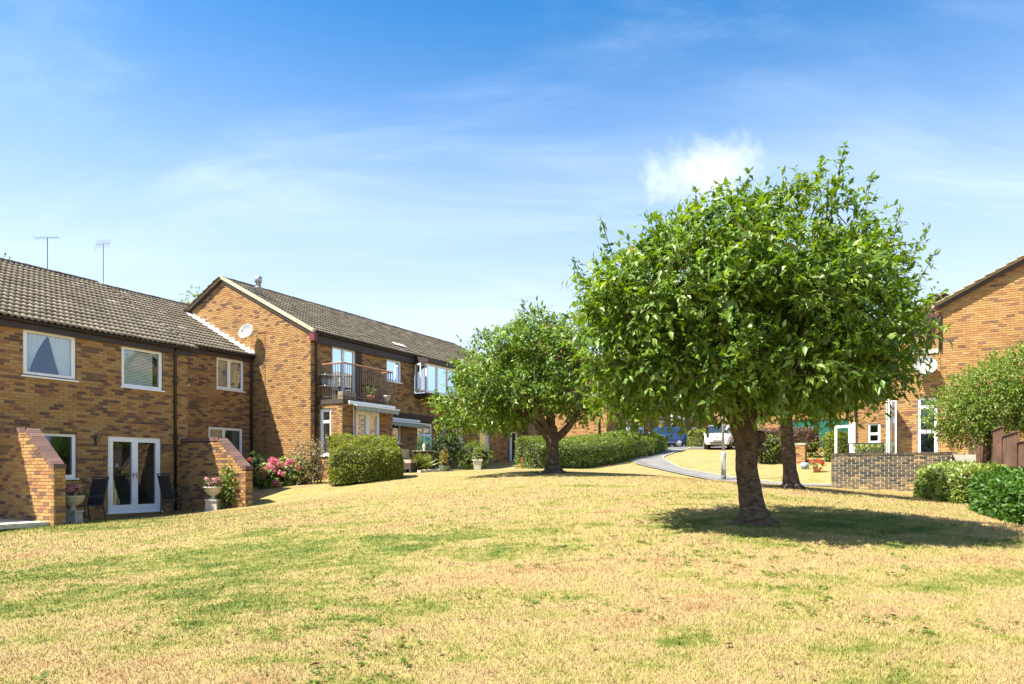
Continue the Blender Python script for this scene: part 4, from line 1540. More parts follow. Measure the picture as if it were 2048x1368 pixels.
for ve in (VC - 0.22, 2 * VRC - VC + 0.22):
    z0 = ZEC - 0.03
    mv.hexa([P(UC - 0.13, ve, z0 - 0.06), P(UC + 0.03, ve, z0 - 0.06), P(UC + 0.03, VRC, ZRC - 0.06), P(UC - 0.13, VRC, ZRC - 0.06),
             P(UC - 0.13, ve, z0 + 0.065), P(UC + 0.03, ve, z0 + 0.065), P(UC + 0.03, VRC, ZRC + 0.065), P(UC - 0.13, VRC, ZRC + 0.065)])
    mv2.hexa([P(UC - 0.10, ve, z0 - 0.20), P(UC - 0.012, ve, z0 - 0.20), P(UC - 0.012, VRC, ZRC - 0.20), P(UC - 0.10, VRC, ZRC - 0.20),
              P(UC - 0.10, ve, z0 - 0.02), P(UC - 0.012, ve, z0 - 0.02), P(UC - 0.012, VRC, ZRC - 0.02), P(UC - 0.10, VRC, ZRC - 0.02)])
mv.build('verge', 'verge', C)
mv2.build('barge_board', 'fascia', C)
mv = MB()
mv.hexa([P(UC - 0.13, VC - 0.24, ZEC - 0.34), P(UC + 0.1, VC - 0.24, ZEC - 0.34), P(UC + 0.1, VC - 0.005, ZEC - 0.34), P(UC - 0.13, VC - 0.005, ZEC - 0.34),
         P(UC - 0.13, VC - 0.24, ZEC - 0.06), P(UC + 0.1, VC - 0.24, ZEC - 0.06), P(UC + 0.1, VC - 0.005, ZEC - 0.06), P(UC - 0.13, VC - 0.005, ZEC - 0.06)])
mv.build('eaves_box', 'maroon', C)
downpipe(C, WC, VC + 0.03, 4.2, ZEC - 0.3, 0.045, 0.05)
dish('satellite_dish', 'white satellite dish beside the right house, half hidden by the bush', P(UC - 0.30, 19.38, 3.64), (-0.35, -0.9, 0.45), 0.36, P(UC - 0.02, 19.4, 3.6))
# open patio doors of the right house
t = thing('patio_door', 'white glazed patio door standing open at the right house', 'door', P(15.9, 18.3, 0.6))
leaf_panel(t, P(UC - 0.05, 18.36), P(UC - 0.62, 18.52), 0.62, 2.55, 0.08, name='door_leaf')
leaf_panel(t, P(UC - 0.08, 18.22), P(UC - 0.75, 18.30), 0.62, 2.55, 0.08, name='door_leaf')

# house behind, right of the garages
E_ = thing('brick_house', 'sunlit brick house wall with a small white window behind the patio', 'house', P(26, 19, 0.5))
WE = Wall('v', 24.0, -1)
brick_wall(WE, E_, lambda z: [(16.75, 24.0)], 0.0, 5.8, [(17.35, 17.85, 1.35, 2.25)], seed=16.6, dark=0.06, n_parts=0)
window(WE, E_, 17.35, 17.85, 1.35, 2.25, rows=(0.45,))
WEs = Wall('u', 16.75, -1)
brick_wall(WEs, E_, lambda z: [(24.0, 32)], 0.3, 5.8, (), seed=17.6, dark=0.2, n_parts=0)
tiled_slope(E_, 23.9, 32, 16.6, 5.75, 20.4, 7.8, n_parts=0)
tiled_slope(E_, 23.9, 32, 24.2, 5.75, 20.4, 7.8, n_parts=0)
mb = MB()
mb.face([P(24, 16.75, 5.78), P(24, 24, 5.78), P(24, 20.4, 7.75)][::-1])
mb.build('gable_head', 'mortar', E_)
plain_walls(E_, 24, 32, 16.75, 24, 0, 5.8, ('right', 'front'))
downpipe(E_, WE, 16.85, 0.6, 5.7, 0.04, 0.05)
t = thing('glazed_door', 'white framed glass door standing open behind the weathered patio wall', 'door', P(23, 16.4, 0.4))
leaf_panel(t, P(23.0, 16.05), P(22.6, 16.72), 0.45, 2.12, 0.11, name='door_leaf')
mb = MB()
quadbar(mb, P(22.60, 16.72), P(22.52, 16.92), 0.45, 2.22, 0.12)
mb.build('door_post', 'upvc', t)

GA = thing('garage', 'flat roofed brick garage with a green up-and-over door behind the hedges', 'garage', P(35, 14.5, 1.5))
WGa = Wall('v', 33.6, -1)
brick_wall(WGa, GA, lambda z: [(9.5, 17.5)], 1.0, 3.9, [(12.75, 16.0, 1.3, 3.20)], seed=18.8, dark=0.08, n_parts=0)
mb = MB()
WGa.wbox(mb, 12.75, 16.0, 1.3, 3.20, -0.12, -0.05)
for k in range(11):
    WGa.wbox(mb, 12.85 + k * 0.29, 12.85 + k * 0.29 + 0.2, 1.4, 3.1, -0.05, -0.035)
gd = mb.build('garage_door', 'green_door', GA)
mb = MB()
WGa.wbox(mb, 14.3, 14.46, 2.0, 2.05, -0.035, 0.02)
mb.build('handle', 'metal_grey', gd)
mb = MB()
mb.hexa([P(33.4, 9.3, 3.9), P(39.5, 9.3, 3.9), P(39.5, 17.7, 3.9), P(33.4, 17.7, 3.9), P(33.4, 9.3, 4.15), P(39.5, 9.3, 4.15), P(39.5, 17.7, 4.15), P(33.4, 17.7, 4.15)])
mb.build('roof', 'fascia', GA)
plain_walls(GA, 33.6, 39.3, 9.5, 17.5, 1, 3.9, ('right', 'front', 'back'))

# =============================================================== sloping brick wing walls
def wing_wall(u, label, zb, mat='brick', seed=20.0, dark=0.16):
    t = thing('wing_wall', label, 'wall', P(u, 1.4, zb))
    V1, V2, V3_, ZT, ZL, TH = 1.66, 2.66, 2.78, 0.90, 0.08, 0.23

    def sp(z):
        if z < ZL:
            return [(0.012, V3_)]
        return [(0.012, V1 + (ZT - z) / (ZT - ZL) * (V2 - V1))]
    WL_ = Wall('v', u, -1)
    brick_wall(WL_, t, sp, zb - 0.25, ZT, (), seed=seed, dark=dark, mat=mat)
    WEn = Wall('u', V3_, 1)
    brick_wall(WEn, t, lambda z: [(u, u + TH)], zb - 0.25, ZL, (), seed=seed + 1, dark=dark, mat=mat, blen=0.23)
    mb = MB()
    u2 = u + TH
    mb.face([P(u2, 0.012, zb - 0.25), P(u2, V3_, zb - 0.25), P(u2, V3_, ZL), P(u2, V2, ZL), P(u2, V1, ZT), P(u2, 0.012, ZT)])
    mb.face([P(u, V1, ZT), P(u2, V1, ZT), P(u2, V2, ZL), P(u, V2, ZL)])
    mb.build('far_face', 'mortar', t)
    # brick on edge coping: level part, sloping part, end
    path = [(0.02, ZT), (V1, ZT), (V2 + 0.02, ZL), (V3_ + 0.02, ZL)]
    for (a, b) in zip(path[:-1], path[1:]):
        d = Vector((0, b[0] - a[0], b[1] - a[1]))
        ln = d.length
        n = max(1, int(round(ln / 0.078)))
        for k in range(n):
            f0, f1 = k / n, (k + 0.88) / n
            p0 = (a[0] + (b[0] - a[0]) * f0, a[1] + (b[1] - a[1]) * f0)
            p1 = (a[0] + (b[0] - a[0]) * f1, a[1] + (b[1] - a[1]) * f1)
            nv, nz_ = -(b[1] - a[1]) / ln, (b[0] - a[0]) / ln
            hh = 0.105 + rnd.uniform(-0.004, 0.004)
            m = MB()
            e = 0.018
            m.hexa([P(u - e, p0[0], p0[1]), P(u2 + e, p0[0], p0[1]), P(u2 + e, p1[0], p1[1]), P(u - e, p1[0], p1[1]),
                    P(u - e, p0[0] + nv * hh, p0[1] + nz_ * hh), P(u2 + e, p0[0] + nv * hh, p0[1] + nz_ * hh),
                    P(u2 + e, p1[0] + nv * hh, p1[1] + nz_ * hh), P(u - e, p1[0] + nv * hh, p1[1] + nz_ * hh)], rnd.random())
            m.build('coping_brick', 'coping', t)
    return t


wing_wall(-3.6, 'sloping brick wing wall at the far left, sunlit and without plants', -1.15, seed=21.0)
wing_wall(1.42, 'sloping brick wing wall with a climbing plant, right of the french doors', -0.98, seed=23.5, dark=0.25)

mb = MB()
mb.hexa([P(-7, 0.02, -1.16), P(-3.62, 0.02, -1.16), P(-3.62, 2.62, -1.16), P(-7, 2.62, -1.16), P(-7, 0.02, -1.06), P(-3.62, 0.02, -1.06), P(-3.62, 2.62, -1.06), P(-7, 2.62, -1.06)])
slab = mb.build('patio_slab', 'stone_pale', None)
tag(slab, 'pale concrete patio slab left of the sunlit wing wall', 'slab')
mb = MB()
mb.hexa([P(-7, 0.02, -1.6), P(-3.66, 0.02, -1.6), P(-3.66, 2.56, -1.6), P(-7, 2.56, -1.6), P(-7, 0.02, -1.165), P(-3.66, 0.02, -1.165), P(-3.66, 2.56, -1.165), P(-7, 2.56, -1.165)])
mb.build('slab_plinth', 'brick_weathered', slab)

# =============================================================== weathered wall round the right-hand patio
t = thing('garden_wall', 'low weathered dark brick wall round the right-hand patio', 'wall', P(11.9, 18.3, -0.5))
WW = Wall('v', 11.9, -1)


def weather_tint(a, z, seed, dark):
    base = 0.80 if z > -0.05 else 0.30 + 0.9 * (z + 0.55)
    return min(1.0, max(0.0, base + rnd.gauss(0, 0.23)))


_bt = brick_tint
brick_tint = weather_tint
brick_wall(WW, t, lambda z: [(16.77, 19.95)], -0.80, 0.52, (), seed=30.0, mat='brick_weathered', mortar='mortar_pale', joint=0.0085)
WW2 = Wall('u', 16.77, -1)
brick_wall(WW2, t, lambda z: [(11.9, UC - 0.05)], -0.8, 0.52, (), seed=31.0, mat='brick_weathered', mortar='mortar_pale', n_parts=0)
brick_tint = _bt
for k in range(42):
    m = MB()
    a = 16.75 + k * 0.0765
    WW.wbox(m, a, a + 0.068, 0.525, 0.60 + rnd.uniform(-.004, .004), -0.24, 0.018, rnd.uniform(0.6, 1))
    m.build('coping_brick', 'brick_weathered', t)
mb = MB()
mb.hexa([P(12.13, 16.8, 0.3), P(UC - 0.05, 16.8, 0.3), P(UC - 0.05, 20.6, 0.3), P(12.13, 20.6, 0.3), P(12.13, 16.8, 0.52), P(UC - 0.05, 16.8, 0.52), P(UC - 0.05, 20.6, 0.52), P(12.13, 20.6, 0.52)])
mb.build('patio_paving', 'concrete', None, kind='structure')

# =============================================================== boarded fence on the right
def fence():
    t = thing('board_fence', 'reddish brown vertical board fence behind the laurel hedge at the right edge', 'fence', AT(2005, 15.5, -0.6))
    a = Vector(AT(1945, 21.6))
    b = Vector((9.0, 12.0, 0))
    n = 5
    for k in range(n):
        p0, p1 = a + (b - a) * (k / n), a + (b - a) * ((k + 1) / n)
        zt = [1.42, 1.20, 1.02, 0.80, 0.58][k]
        nb = 16
        d = (p1 - p0) / nb
        nn = Vector((-d.y, d.x, 0)).normalized()
        for i in range(nb):
            q0, q1 = p0 + d * i, p0 + d * (i + 0.93)
            o = nn * (0.012 if i % 2 else 0.0)
            zb = gz(q0.x, q0.y) - 0.1
            m = MB()
            th = nn * 0.018
            top = zt + rnd.uniform(-0.008, 0.008)
            m.hexa([(q0.x + o.x, q0.y + o.y, zb), (q1.x + o.x, q1.y + o.y, zb), (q1.x + o.x + th.x, q1.y + o.y + th.y, zb), (q0.x + o.x + th.x, q0.y + o.y + th.y, zb),
                    (q0.x + o.x, q0.y + o.y, top), (q1.x + o.x, q1.y + o.y, top), (q1.x + o.x + th.x, q1.y + o.y + th.y, top), (q0.x + o.x + th.x, q0.y + o.y + th.y, top)])
            m.build('board', 'fence', t)
        m = MB()
        quadbar(m, p0 - nn * 0.06, p0 - nn * 0.06 + d * 1.0, gz(p0.x, p0.y) - 0.1, zt + 0.02, 0.09)
        m.build('post', 'fence', t)
        m = MB()
        c0, c1 = p0 + nn * 0.015, p1 + nn * 0.015
        quadbar(m, c0, c1, zt + 0.005, zt + 0.03, 0.06)
        m.build('capping', 'fence', t)


fence()


# =============================================================== leaves
def leaf_geo(pos, axis, nrm, size, wid=0.42, fold=0.22, droop=0.16):
    """five-vertex folded leaves, vectorised; returns verts, faces"""
    n = len(pos)
    axis = axis / np.linalg.norm(axis, axis=1, keepdims=True)
    side = np.cross(axis, nrm)
    side /= np.linalg.norm(side, axis=1, keepdims=True) + 1e-9
    up = np.cross(side, axis)
    s = size[:, None]
    base = pos
    mid = pos + axis * s * 0.48 + up * s * 0.02
    tip = pos + axis * s - up * s * droop
    lf = pos + axis * s * 0.42 + side * s * wid * 0.5 + up * s * fold * wid
    rt = pos + axis * s * 0.42 - side * s * wid * 0.5 + up * s * fold * wid
    v = np.stack([base, mid, tip, lf, rt], 1).reshape(-1, 3)
    f = np.array([[0, 4, 1], [1, 4, 2], [0, 1, 3], [1, 2, 3]])
    F = (f[None] + (np.arange(n) * 5)[:, None, None]).reshape(-1, 3)
    return v, F


def unit(a):
    return a / (np.linalg.norm(a, axis=1, keepdims=True) + 1e-9)


def lobe_points(lobes, n, inner=0.55, bottom=None, clump=0.0):
    """points near the outer shell of a union of ellipsoids (cx, cy, cz, rx, ry, rz); returns points and outward normals"""
    L_ = np.array(lobes, float)
    area = (L_[:, 3] * L_[:, 4] + L_[:, 3] * L_[:, 5] + L_[:, 4] * L_[:, 5])
    P_, N_ = [], []
    got = 0
    while got < n:
        k = rng.choice(len(L_), n, p=area / area.sum())
        d = unit(rng.normal(size=(n, 3)))
        r = inner + (1 - inner) * rng.random(n) ** 0.45
        p = L_[k, :3] + d * L_[k, 3:] * r[:, None]
        q = np.min(np.linalg.norm((p[:, None, :] - L_[None, :, :3]) / L_[None, :, 3:], axis=2), axis=1)
        ok = q > inner * (0.95 + 0.05 * rng.random(n))
        if bottom is not None:
            ok &= p[:, 2] > (bottom(p[:, 0]) if callable(bottom) else bottom)
        nn = unit(d / L_[k, 3:])
        if clump:
            cn = np.array([mnoise.noise(Vector(q_ * clump)) for q_ in p])
            ok &= cn > -0.22 + 0.30 * (rng.random(n) - 0.5)
            p = p + nn * (cn * 0.34)[:, None]
        P_.append(p[ok])
        N_.append(nn[ok])
        got += ok.sum()
    return np.concatenate(P_)[:n], np.concatenate(N_)[:n]


def foliage(lobes, ntwig, per, size, twig=0.35, inner=0.6, droop=0.45, bottom=None, wid=0.42, spread=0.5, upb=0.1, clump=0.0):
    """leaves set along short twigs that grow out of the crown"""
    p, nrm = lobe_points(lobes, ntwig, inner, bottom, clump)
    td = unit(nrm * 0.8 + rng.normal(size=p.shape) * spread + np.array([0, 0, upb]))
    tl = twig * (0.6 + 0.8 * rng.random(len(p)))
    pos, ax, nr, tt = [], [], [], []
    tone = np.clip(0.47 + 0.22 * rng.normal(size=len(p)), 0, 0.92)
    share = rng.normal(size=p.shape)
    for k in range(per):
        f = (k + rng.random(len(p))) / per
        q = p + td * (tl * f)[:, None]
        q[:, 2] -= 0.12 * tl * f * f
        a = unit(td * 0.55 + share * 0.28 + rng.normal(size=p.shape) * 0.45 + np.array([0, 0, -droop]))
        u = unit(nrm * 0.6 + np.array([0, 0, 0.65]) + share * 0.2 + rng.normal(size=p.shape) * 0.32)
        pos.append(q)
        ax.append(a)
        nr.append(u)
        tt.append(np.clip(tone + 0.14 * rng.normal(size=len(p)), 0, 0.93))
    pos, ax, nr, tt = (np.concatenate(x) for x in (pos, ax, nr, tt))
    sz = size * (0.5 + 0.75 * rng.random(len(pos)))
    v, f = leaf_geo(pos, ax, nr, sz, wid)
    return v, f, np.repeat(tt, 4), (pos, ax, nr, sz, tt), (p, td, tl)


LEAFM = {}


def single_leaf(mat, t):
    t = round(t * 5) / 5
    if (mat, t) not in LEAFM:
        v, f = leaf_geo(np.zeros((1, 3)), np.array([[1.0, 0, 0]]), np.array([[0, 0, 1.0]]), np.array([1.0]))
        LEAFM[(mat, t)] = np_mesh('leaf', v, f, np.full(4, t), mat)
    return LEAFM[(mat, t)]


def leaf_matrix(pos, ax, nr, s):
    ax = Vector(ax).normalized()
    side = ax.cross(Vector(nr)).normalized()
    up = side.cross(ax)
    m = Matrix((ax, -side, up)).transposed().to_4x4()
    return Matrix.Translation(Vector(pos)) @ m @ Matrix.Scale(s, 4)


def tree(label, base, trunk, limbs, lobes, ntwig, per, size, mat='leaf_cherry', bk='bark', shoots=(), own_leaves=0, bottom=None, name='cherry_tree',
         twig=0.36, inner=0.6, group=None, droop=0.28, roots=5, burls=()):
    t = thing(name, label, 'tree', base, group)
    mb = MB()
    pts = spline([p[:3] for p in trunk], 8)
    rr = []
    for i in range(len(trunk) - 1):
        for k in range(8):
            f = k / 8
            rr.append(trunk[i][3] * (1 - f) + trunk[i + 1][3] * f)
    rr.append(trunk[-1][3])
    mb.tube(pts, rr, 20, wob=0.13)
    for (x, y, z, r) in burls:
        mb.lathe([(r * math.sin(math.pi * k / 6) + 1e-6, -r * math.cos(math.pi * k / 6)) for k in range(7)], (x, y, z), 10)
    r0 = trunk[0][3]
    for k in range(roots):
        a = 2 * math.pi * k / roots + rnd.uniform(-0.3, 0.3)
        d = Vector((math.cos(a), math.sin(a), 0))
        b0 = Vector(trunk[0][:3])
        p = [b0 + d * r0 * 0.30 + Vector((0, 0, 0.42)), b0 + d * r0 * 0.62 + Vector((0, 0, 0.26))]
        e = b0 + d * r0 * rnd.uniform(1.2, 1.7)
        p.append(Vector((e.x, e.y, gz(e.x, e.y) - 0.03)))
        mb.tube(p, [r0 * 0.16, r0 * 0.20, r0 * 0.09], 8, wob=0.1)
    mb.build('trunk', bk, t, True)
    for li in limbs:
        mb = MB()
        pp = spline([p[:3] for p in li], 5)
        r2 = np.interp(np.linspace(0, len(li) - 1, len(pp)), range(len(li)), [p[3] for p in li])
        mb.tube(pp, list(r2), 10, wob=0.10)
        mb.build('limb', bk, t, True)
    v, f, tt, raw, tw = foliage(lobes, ntwig, per, size, twig, inner, droop, bottom, clump=1.5)
    # dark loose leaves inside the crown
    V, F, T = [v], [f], [tt]
    nv = len(v)
    for (a, b, cnt) in shoots:
        a, b = np.array(a), np.array(b)
        q = rng.random(cnt)
        pos = a + (b - a) * q[:, None] + rng.normal(size=(cnt, 3)) * np.linalg.norm(b - a) * 0.10 * (1.10 - q)[:, None]
        ax = unit((b - a)[None] / np.linalg.norm(b - a) * 0.3 + rng.normal(size=(cnt, 3)) * 0.7 + np.array([0, 0, -0.15]))
        vv, ff = leaf_geo(pos, ax, unit(rng.normal(size=(cnt, 3)) * 0.5 + np.array([0, -0.2, 0.8])), size * (0.6 + 0.5 * rng.random(cnt)))
        V.append(vv)
        F.append(ff + nv)
        T.append(np.clip(rng.normal(0.45, 0.2, cnt * 4), 0, 0.9))
        nv += len(vv)
    V, F, T = np.concatenate(V), np.concatenate(F), np.concatenate(T)
    link('crown', np_mesh('crown', V, F, T, mat), t, 'stuff')
    # twigs
    p, td, tl = tw
    idx = rng.choice(len(p), min(len(p), 700), replace=False)
    mb = MB()
    for i in idx:
        a = Vector(p[i]) - Vector(td[i]) * 0.35
        mb.tube([a, Vector(p[i]) + Vector(td[i]) * float(tl[i])], [0.010, 0.003], 3, caps=False)
    for (a, b, c) in shoots:
        mb.tube([a, b], [0.012, 0.003], 3, caps=False)
    mb.build('twigs', 'bark_thin', t, kind='stuff')
    if own_leaves:
        pos, ax, nr, sz, lt = raw
        front = np.argsort(pos[:, 1] - 0.25 * pos[:, 2])[:own_leaves * 6]
        pick = rng.choice(front, own_leaves, replace=False)
        for i in pick:
            q = pos[i] + np.array([rnd.uniform(-.05, .05), -0.03, rnd.uniform(-.03, .03)])
            link('leaf', single_leaf(mat, float(lt[i])), t, None, leaf_matrix(q, ax[i], nr[i], float(sz[i]) * 1.05))
    return t


# nearest tree: everything in metres, trunk 10 m from the viewer
z1 = gz(3.44, 10)
T1 = [(3.47, 10, z1 - 0.22, 0.31), (3.465, 10, z1 - 0.02, 0.250), (3.455, 10, z1 + 0.10, 0.212), (3.44, 10, z1 + 0.22, 0.182), (3.41, 10, z1 + 0.40, 0.156), (3.35, 10, z1 + 0.80, 0.150), (3.36, 10, z1 + 1.12, 0.175), (3.33, 10, z1 + 1.32, 0.182), (3.28, 10, z1 + 1.62, 0.175), (3.26, 10, z1 + 1.95, 0.13)]
LM1 = [[(3.24, 10, z1 + 1.45, .13), (2.95, 9.9, z1 + 1.75, .10), (2.3, 9.7, z1 + 2.1, .07), (1.5, 9.6, z1 + 2.6, .03)],
       [(3.28, 10, z1 + 1.6, .15), (3.2, 10.1, z1 + 2.2, .12), (2.9, 10.2, z1 + 3.1, .07), (2.7, 10.3, z1 + 4.1, .03)],
       [(3.34, 10, z1 + 1.6, .14), (3.7, 10, z1 + 2.1, .11), (4.2, 10, z1 + 2.9, .07), (4.6, 10, z1 + 4.2, .03)],
       [(3.36, 10, z1 + 1.5, .11), (4.0, 9.8, z1 + 1.85, .08), (4.9, 9.6, z1 + 2.3, .05), (5.6, 9.5, z1 + 2.7, .02)],
       [(3.3, 9.95, z1 + 1.5, .10), (3.2, 9.3, z1 + 1.9, .07), (3.0, 8.6, z1 + 2.4, .03)],
       [(3.3, 10.05, z1 + 1.5, .10), (3.5, 10.8, z1 + 2.0, .07), (3.6, 11.5, z1 + 2.6, .03)]]
LB1 = [(1.73, 9.60, 1.72, 0.78, 1.13, 0.75), (2.13, 9.31, 2.31, 0.92, 1.22, 0.79), (1.73, 9.79, 2.43, 0.61, 0.90, 0.57), (2.73, 9.22, 1.94, 1.06, 1.36, 0.83), (2.90, 9.60, 2.76, 1.02, 1.27, 0.75), (3.55, 9.31, 2.18, 1.09, 1.36, 0.95), (3.78, 9.60, 2.89, 0.92, 1.22, 0.79), (4.32, 9.50, 1.80, 0.85, 1.18, 0.79), (4.52, 9.69, 2.51, 0.68, 1.04, 0.71), (3.22, 9.41, 1.49, 1.30, 1.36, 0.62), (2.25, 9.41, 1.35, 0.89, 1.09, 0.54), (4.03, 9.41, 1.35, 0.81, 1.09, 0.50), (3.05, 10.53, 2.18, 1.20, 0.81, 0.91)]
SH1 = [((4.6, 10, 3.8), (4.75, 10, 4.68), 75), ((4.3, 10, 3.7), (4.42, 10, 4.45), 55), ((3.3, 10, 3.6), (3.40, 10, 4.32), 60), ((3.9, 10, 3.7), (4.12, 10, 4.20), 50), ((5.0, 10, 3.3), (5.13, 10, 4.25), 55),
       ((5.4, 10, 3.0), (5.55, 10, 3.85), 50), ((5.6, 10, 2.8), (5.95, 10, 3.55), 55), ((5.7, 10, 2.5), (6.05, 10, 3.15), 45), ((5.6, 10, 2.1), (6.12, 9.9, 2.58), 45), ((2.7, 10, 3.4), (2.62, 10, 4.05), 50), ((2.2, 10, 3.1), (2.1, 10, 3.6), 40),
       ((1.5, 10, 2.9), (1.25, 10, 3.68), 45), ((1.15, 10, 2.5), (0.85, 10, 3.05), 40), ((3.0, 10, 3.6), (2.95, 10, 4.15), 45), ((5.5, 9.9, 1.6), (6.1, 9.8, 2.05), 40)]
tree('large spreading cherry tree in front with a leaning scarred trunk', (3.44, 10, z1), T1, LM1, LB1, 6000, 10, 0.120, shoots=SH1, own_leaves=300, bottom=lambda x: 0.92 + 0.16 * np.exp(-((x - 3.3) / 0.9) ** 2), inner=0.42, burls=((3.52, 9.95, z1 + 1.22, 0.10), (3.50, 9.9, z1 + 1.05, 0.08)))

z2 = gz(1.16, 20)
T2 = [(1.18, 20, z2 - 0.25, 0.44), (1.18, 20, z2 - 0.02, 0.29), (1.18, 20, z2 + 0.12, 0.225), (1.17, 20, z2 + 0.40, 0.180), (1.15, 20, z2 + 0.80, 0.170), (1.13, 20, z2 + 1.12, 0.190), (1.12, 20, z2 + 1.35, 0.16)]
LM2 = [[(1.08, 20, z2 + 0.95, .12), (0.8, 20, z2 + 1.3, .11), (0.3, 19.9, z2 + 1.75, .08), (-0.9, 19.8, z2 + 2.4, .03)],
       [(1.12, 20, z2 + 1.1, .14), (1.08, 20, z2 + 1.8, .12), (0.9, 20.1, z2 + 2.8, .07), (0.6, 20.1, z2 + 3.9, .03)],
       [(1.20, 20, z2 + 0.95, .12), (1.55, 20, z2 + 1.25, .11), (1.85, 20, z2 + 1.7, .08), (2.3, 20, z2 + 2.5, .03)],
       [(1.12, 20, z2 + 1.1, .10), (0.6, 19.3, z2 + 1.9, .07), (0.2, 18.8, z2 + 2.5, .03)]]
LB2 = [(-1.05, 19.9, 2.05, 1.05, 1.4, 0.80), (-0.35, 19.7, 2.75, 1.2, 1.5, 0.95), (0.45, 19.7, 3.3, 1.15, 1.5, 0.95), (1.1, 19.9, 2.9, 1.2, 1.5, 1.1), (0.3, 19.6, 2.1, 1.5, 1.6, 0.9), (1.6, 19.9, 2.3, 1.05, 1.4, 0.9),
       (-0.6, 19.8, 1.75, 1.2, 1.4, 0.6), (1.0, 20.0, 3.6, 0.9, 1.2, 0.75), (0.2, 20.9, 2.6, 1.4, 0.9, 1.0), (0.9, 19.7, 1.75, 1.4, 1.4, 0.5)]
SH2 = [((0.3, 20, 4.0), (0.32, 20, 4.95), 70), ((-0.4, 20, 3.4), (-0.5, 20, 4.15), 55), ((0.8, 20, 4.1), (0.85, 20, 4.7), 50), ((-1.2, 20, 2.7), (-1.6, 20, 3.2), 45), ((-1.8, 20, 2.0), (-2.2, 20, 2.3), 45), ((-0.9, 20, 3.1), (-1.15, 20, 3.75), 45), ((1.4, 20, 3.7), (1.5, 20, 4.4), 45)]
tree('smaller cherry tree left of centre with three forking limbs, beside the clipped hedge', (1.16, 20, z2), T2, LM2, LB2, 3900, 9, 0.135, shoots=SH2, bottom=lambda x: 1.45 + 0.40 * np.exp(-((x - 1.25) / 0.8) ** 2), inner=0.45)

z3 = gz(6.18, 15.5)
T3 = [(6.20, 15.5, z3 - 0.2, 0.25), (6.20, 15.5, z3 - 0.02, 0.20), (6.18, 15.5, z3 + 0.12, 0.175), (6.14, 15.5, z3 + 0.5, 0.145), (6.10, 15.5, z3 + 1.1, 0.135), (6.05, 15.5, z3 + 1.7, 0.13), (6.0, 15.5, z3 + 2.0, 0.12)]
LM3 = [[(6.02, 15.5, z3 + 1.7, .11), (5.5, 15.4, z3 + 2.1, .08), (4.7, 15.3, z3 + 2.7, .03)], [(6.05, 15.5, z3 + 1.8, .12), (6.1, 15.6, z3 + 2.8, .08), (6.1, 15.7, z3 + 3.8, .03)],
       [(6.08, 15.5, z3 + 1.7, .11), (6.7, 15.4, z3 + 2.1, .08), (7.6, 15.3, z3 + 2.8, .03)]]
LB3 = [(5.0, 15.5, 2.5, 1.15, 1.3, 0.85), (6.0, 15.4, 3.0, 1.3, 1.5, 1.05), (7.0, 15.5, 2.5, 1.2, 1.3, 0.9), (6.0, 15.4, 2.0, 1.6, 1.4, 0.6), (5.6, 15.5, 3.5, 0.9, 1.1, 0.8), (6.6, 15.5, 3.4, 0.9, 1.1, 0.8)]
tree('cherry tree with a straight trunk behind the big tree, near the low garden wall', (6.18, 15.5, z3), T3, LM3, LB3, 2000, 9, 0.13, bottom=1.35)


def backdrop_tree(label, c, r, n, size):
    t = thing('garden_tree', label, 'tree', (c[0], c[1], gz(c[0], c[1])))
    mb = MB()
    mb.tube([(c[0], c[1], gz(c[0], c[1]) - 0.2), (c[0], c[1], c[2])], [0.25, 0.1], 8)
    mb.build('trunk', 'bark', t)
    lb = [(c[0] + rnd.uniform(-.5, .5) * r, c[1] + rnd.uniform(-.5, .5) * r, c[2] + rnd.uniform(-.45, .45) * r, r * .6, r * .6, r * .55) for _ in range(7)]
    v, f, tt, _, _ = foliage(lb, n, 8, size, 0.5, 0.4)
    link('crown', np_mesh('crown', v, f, tt, 'leaf_olive'), t, 'stuff')


backdrop_tree('tree top showing behind the roof beside the tall gable apex', AT(388, 42, 9.3), 2.0, 260, 0.22)
backdrop_tree('sliver of tree top behind the roof at the left edge', AT(-18, 36, 9.1), 2.2, 260, 0.22)


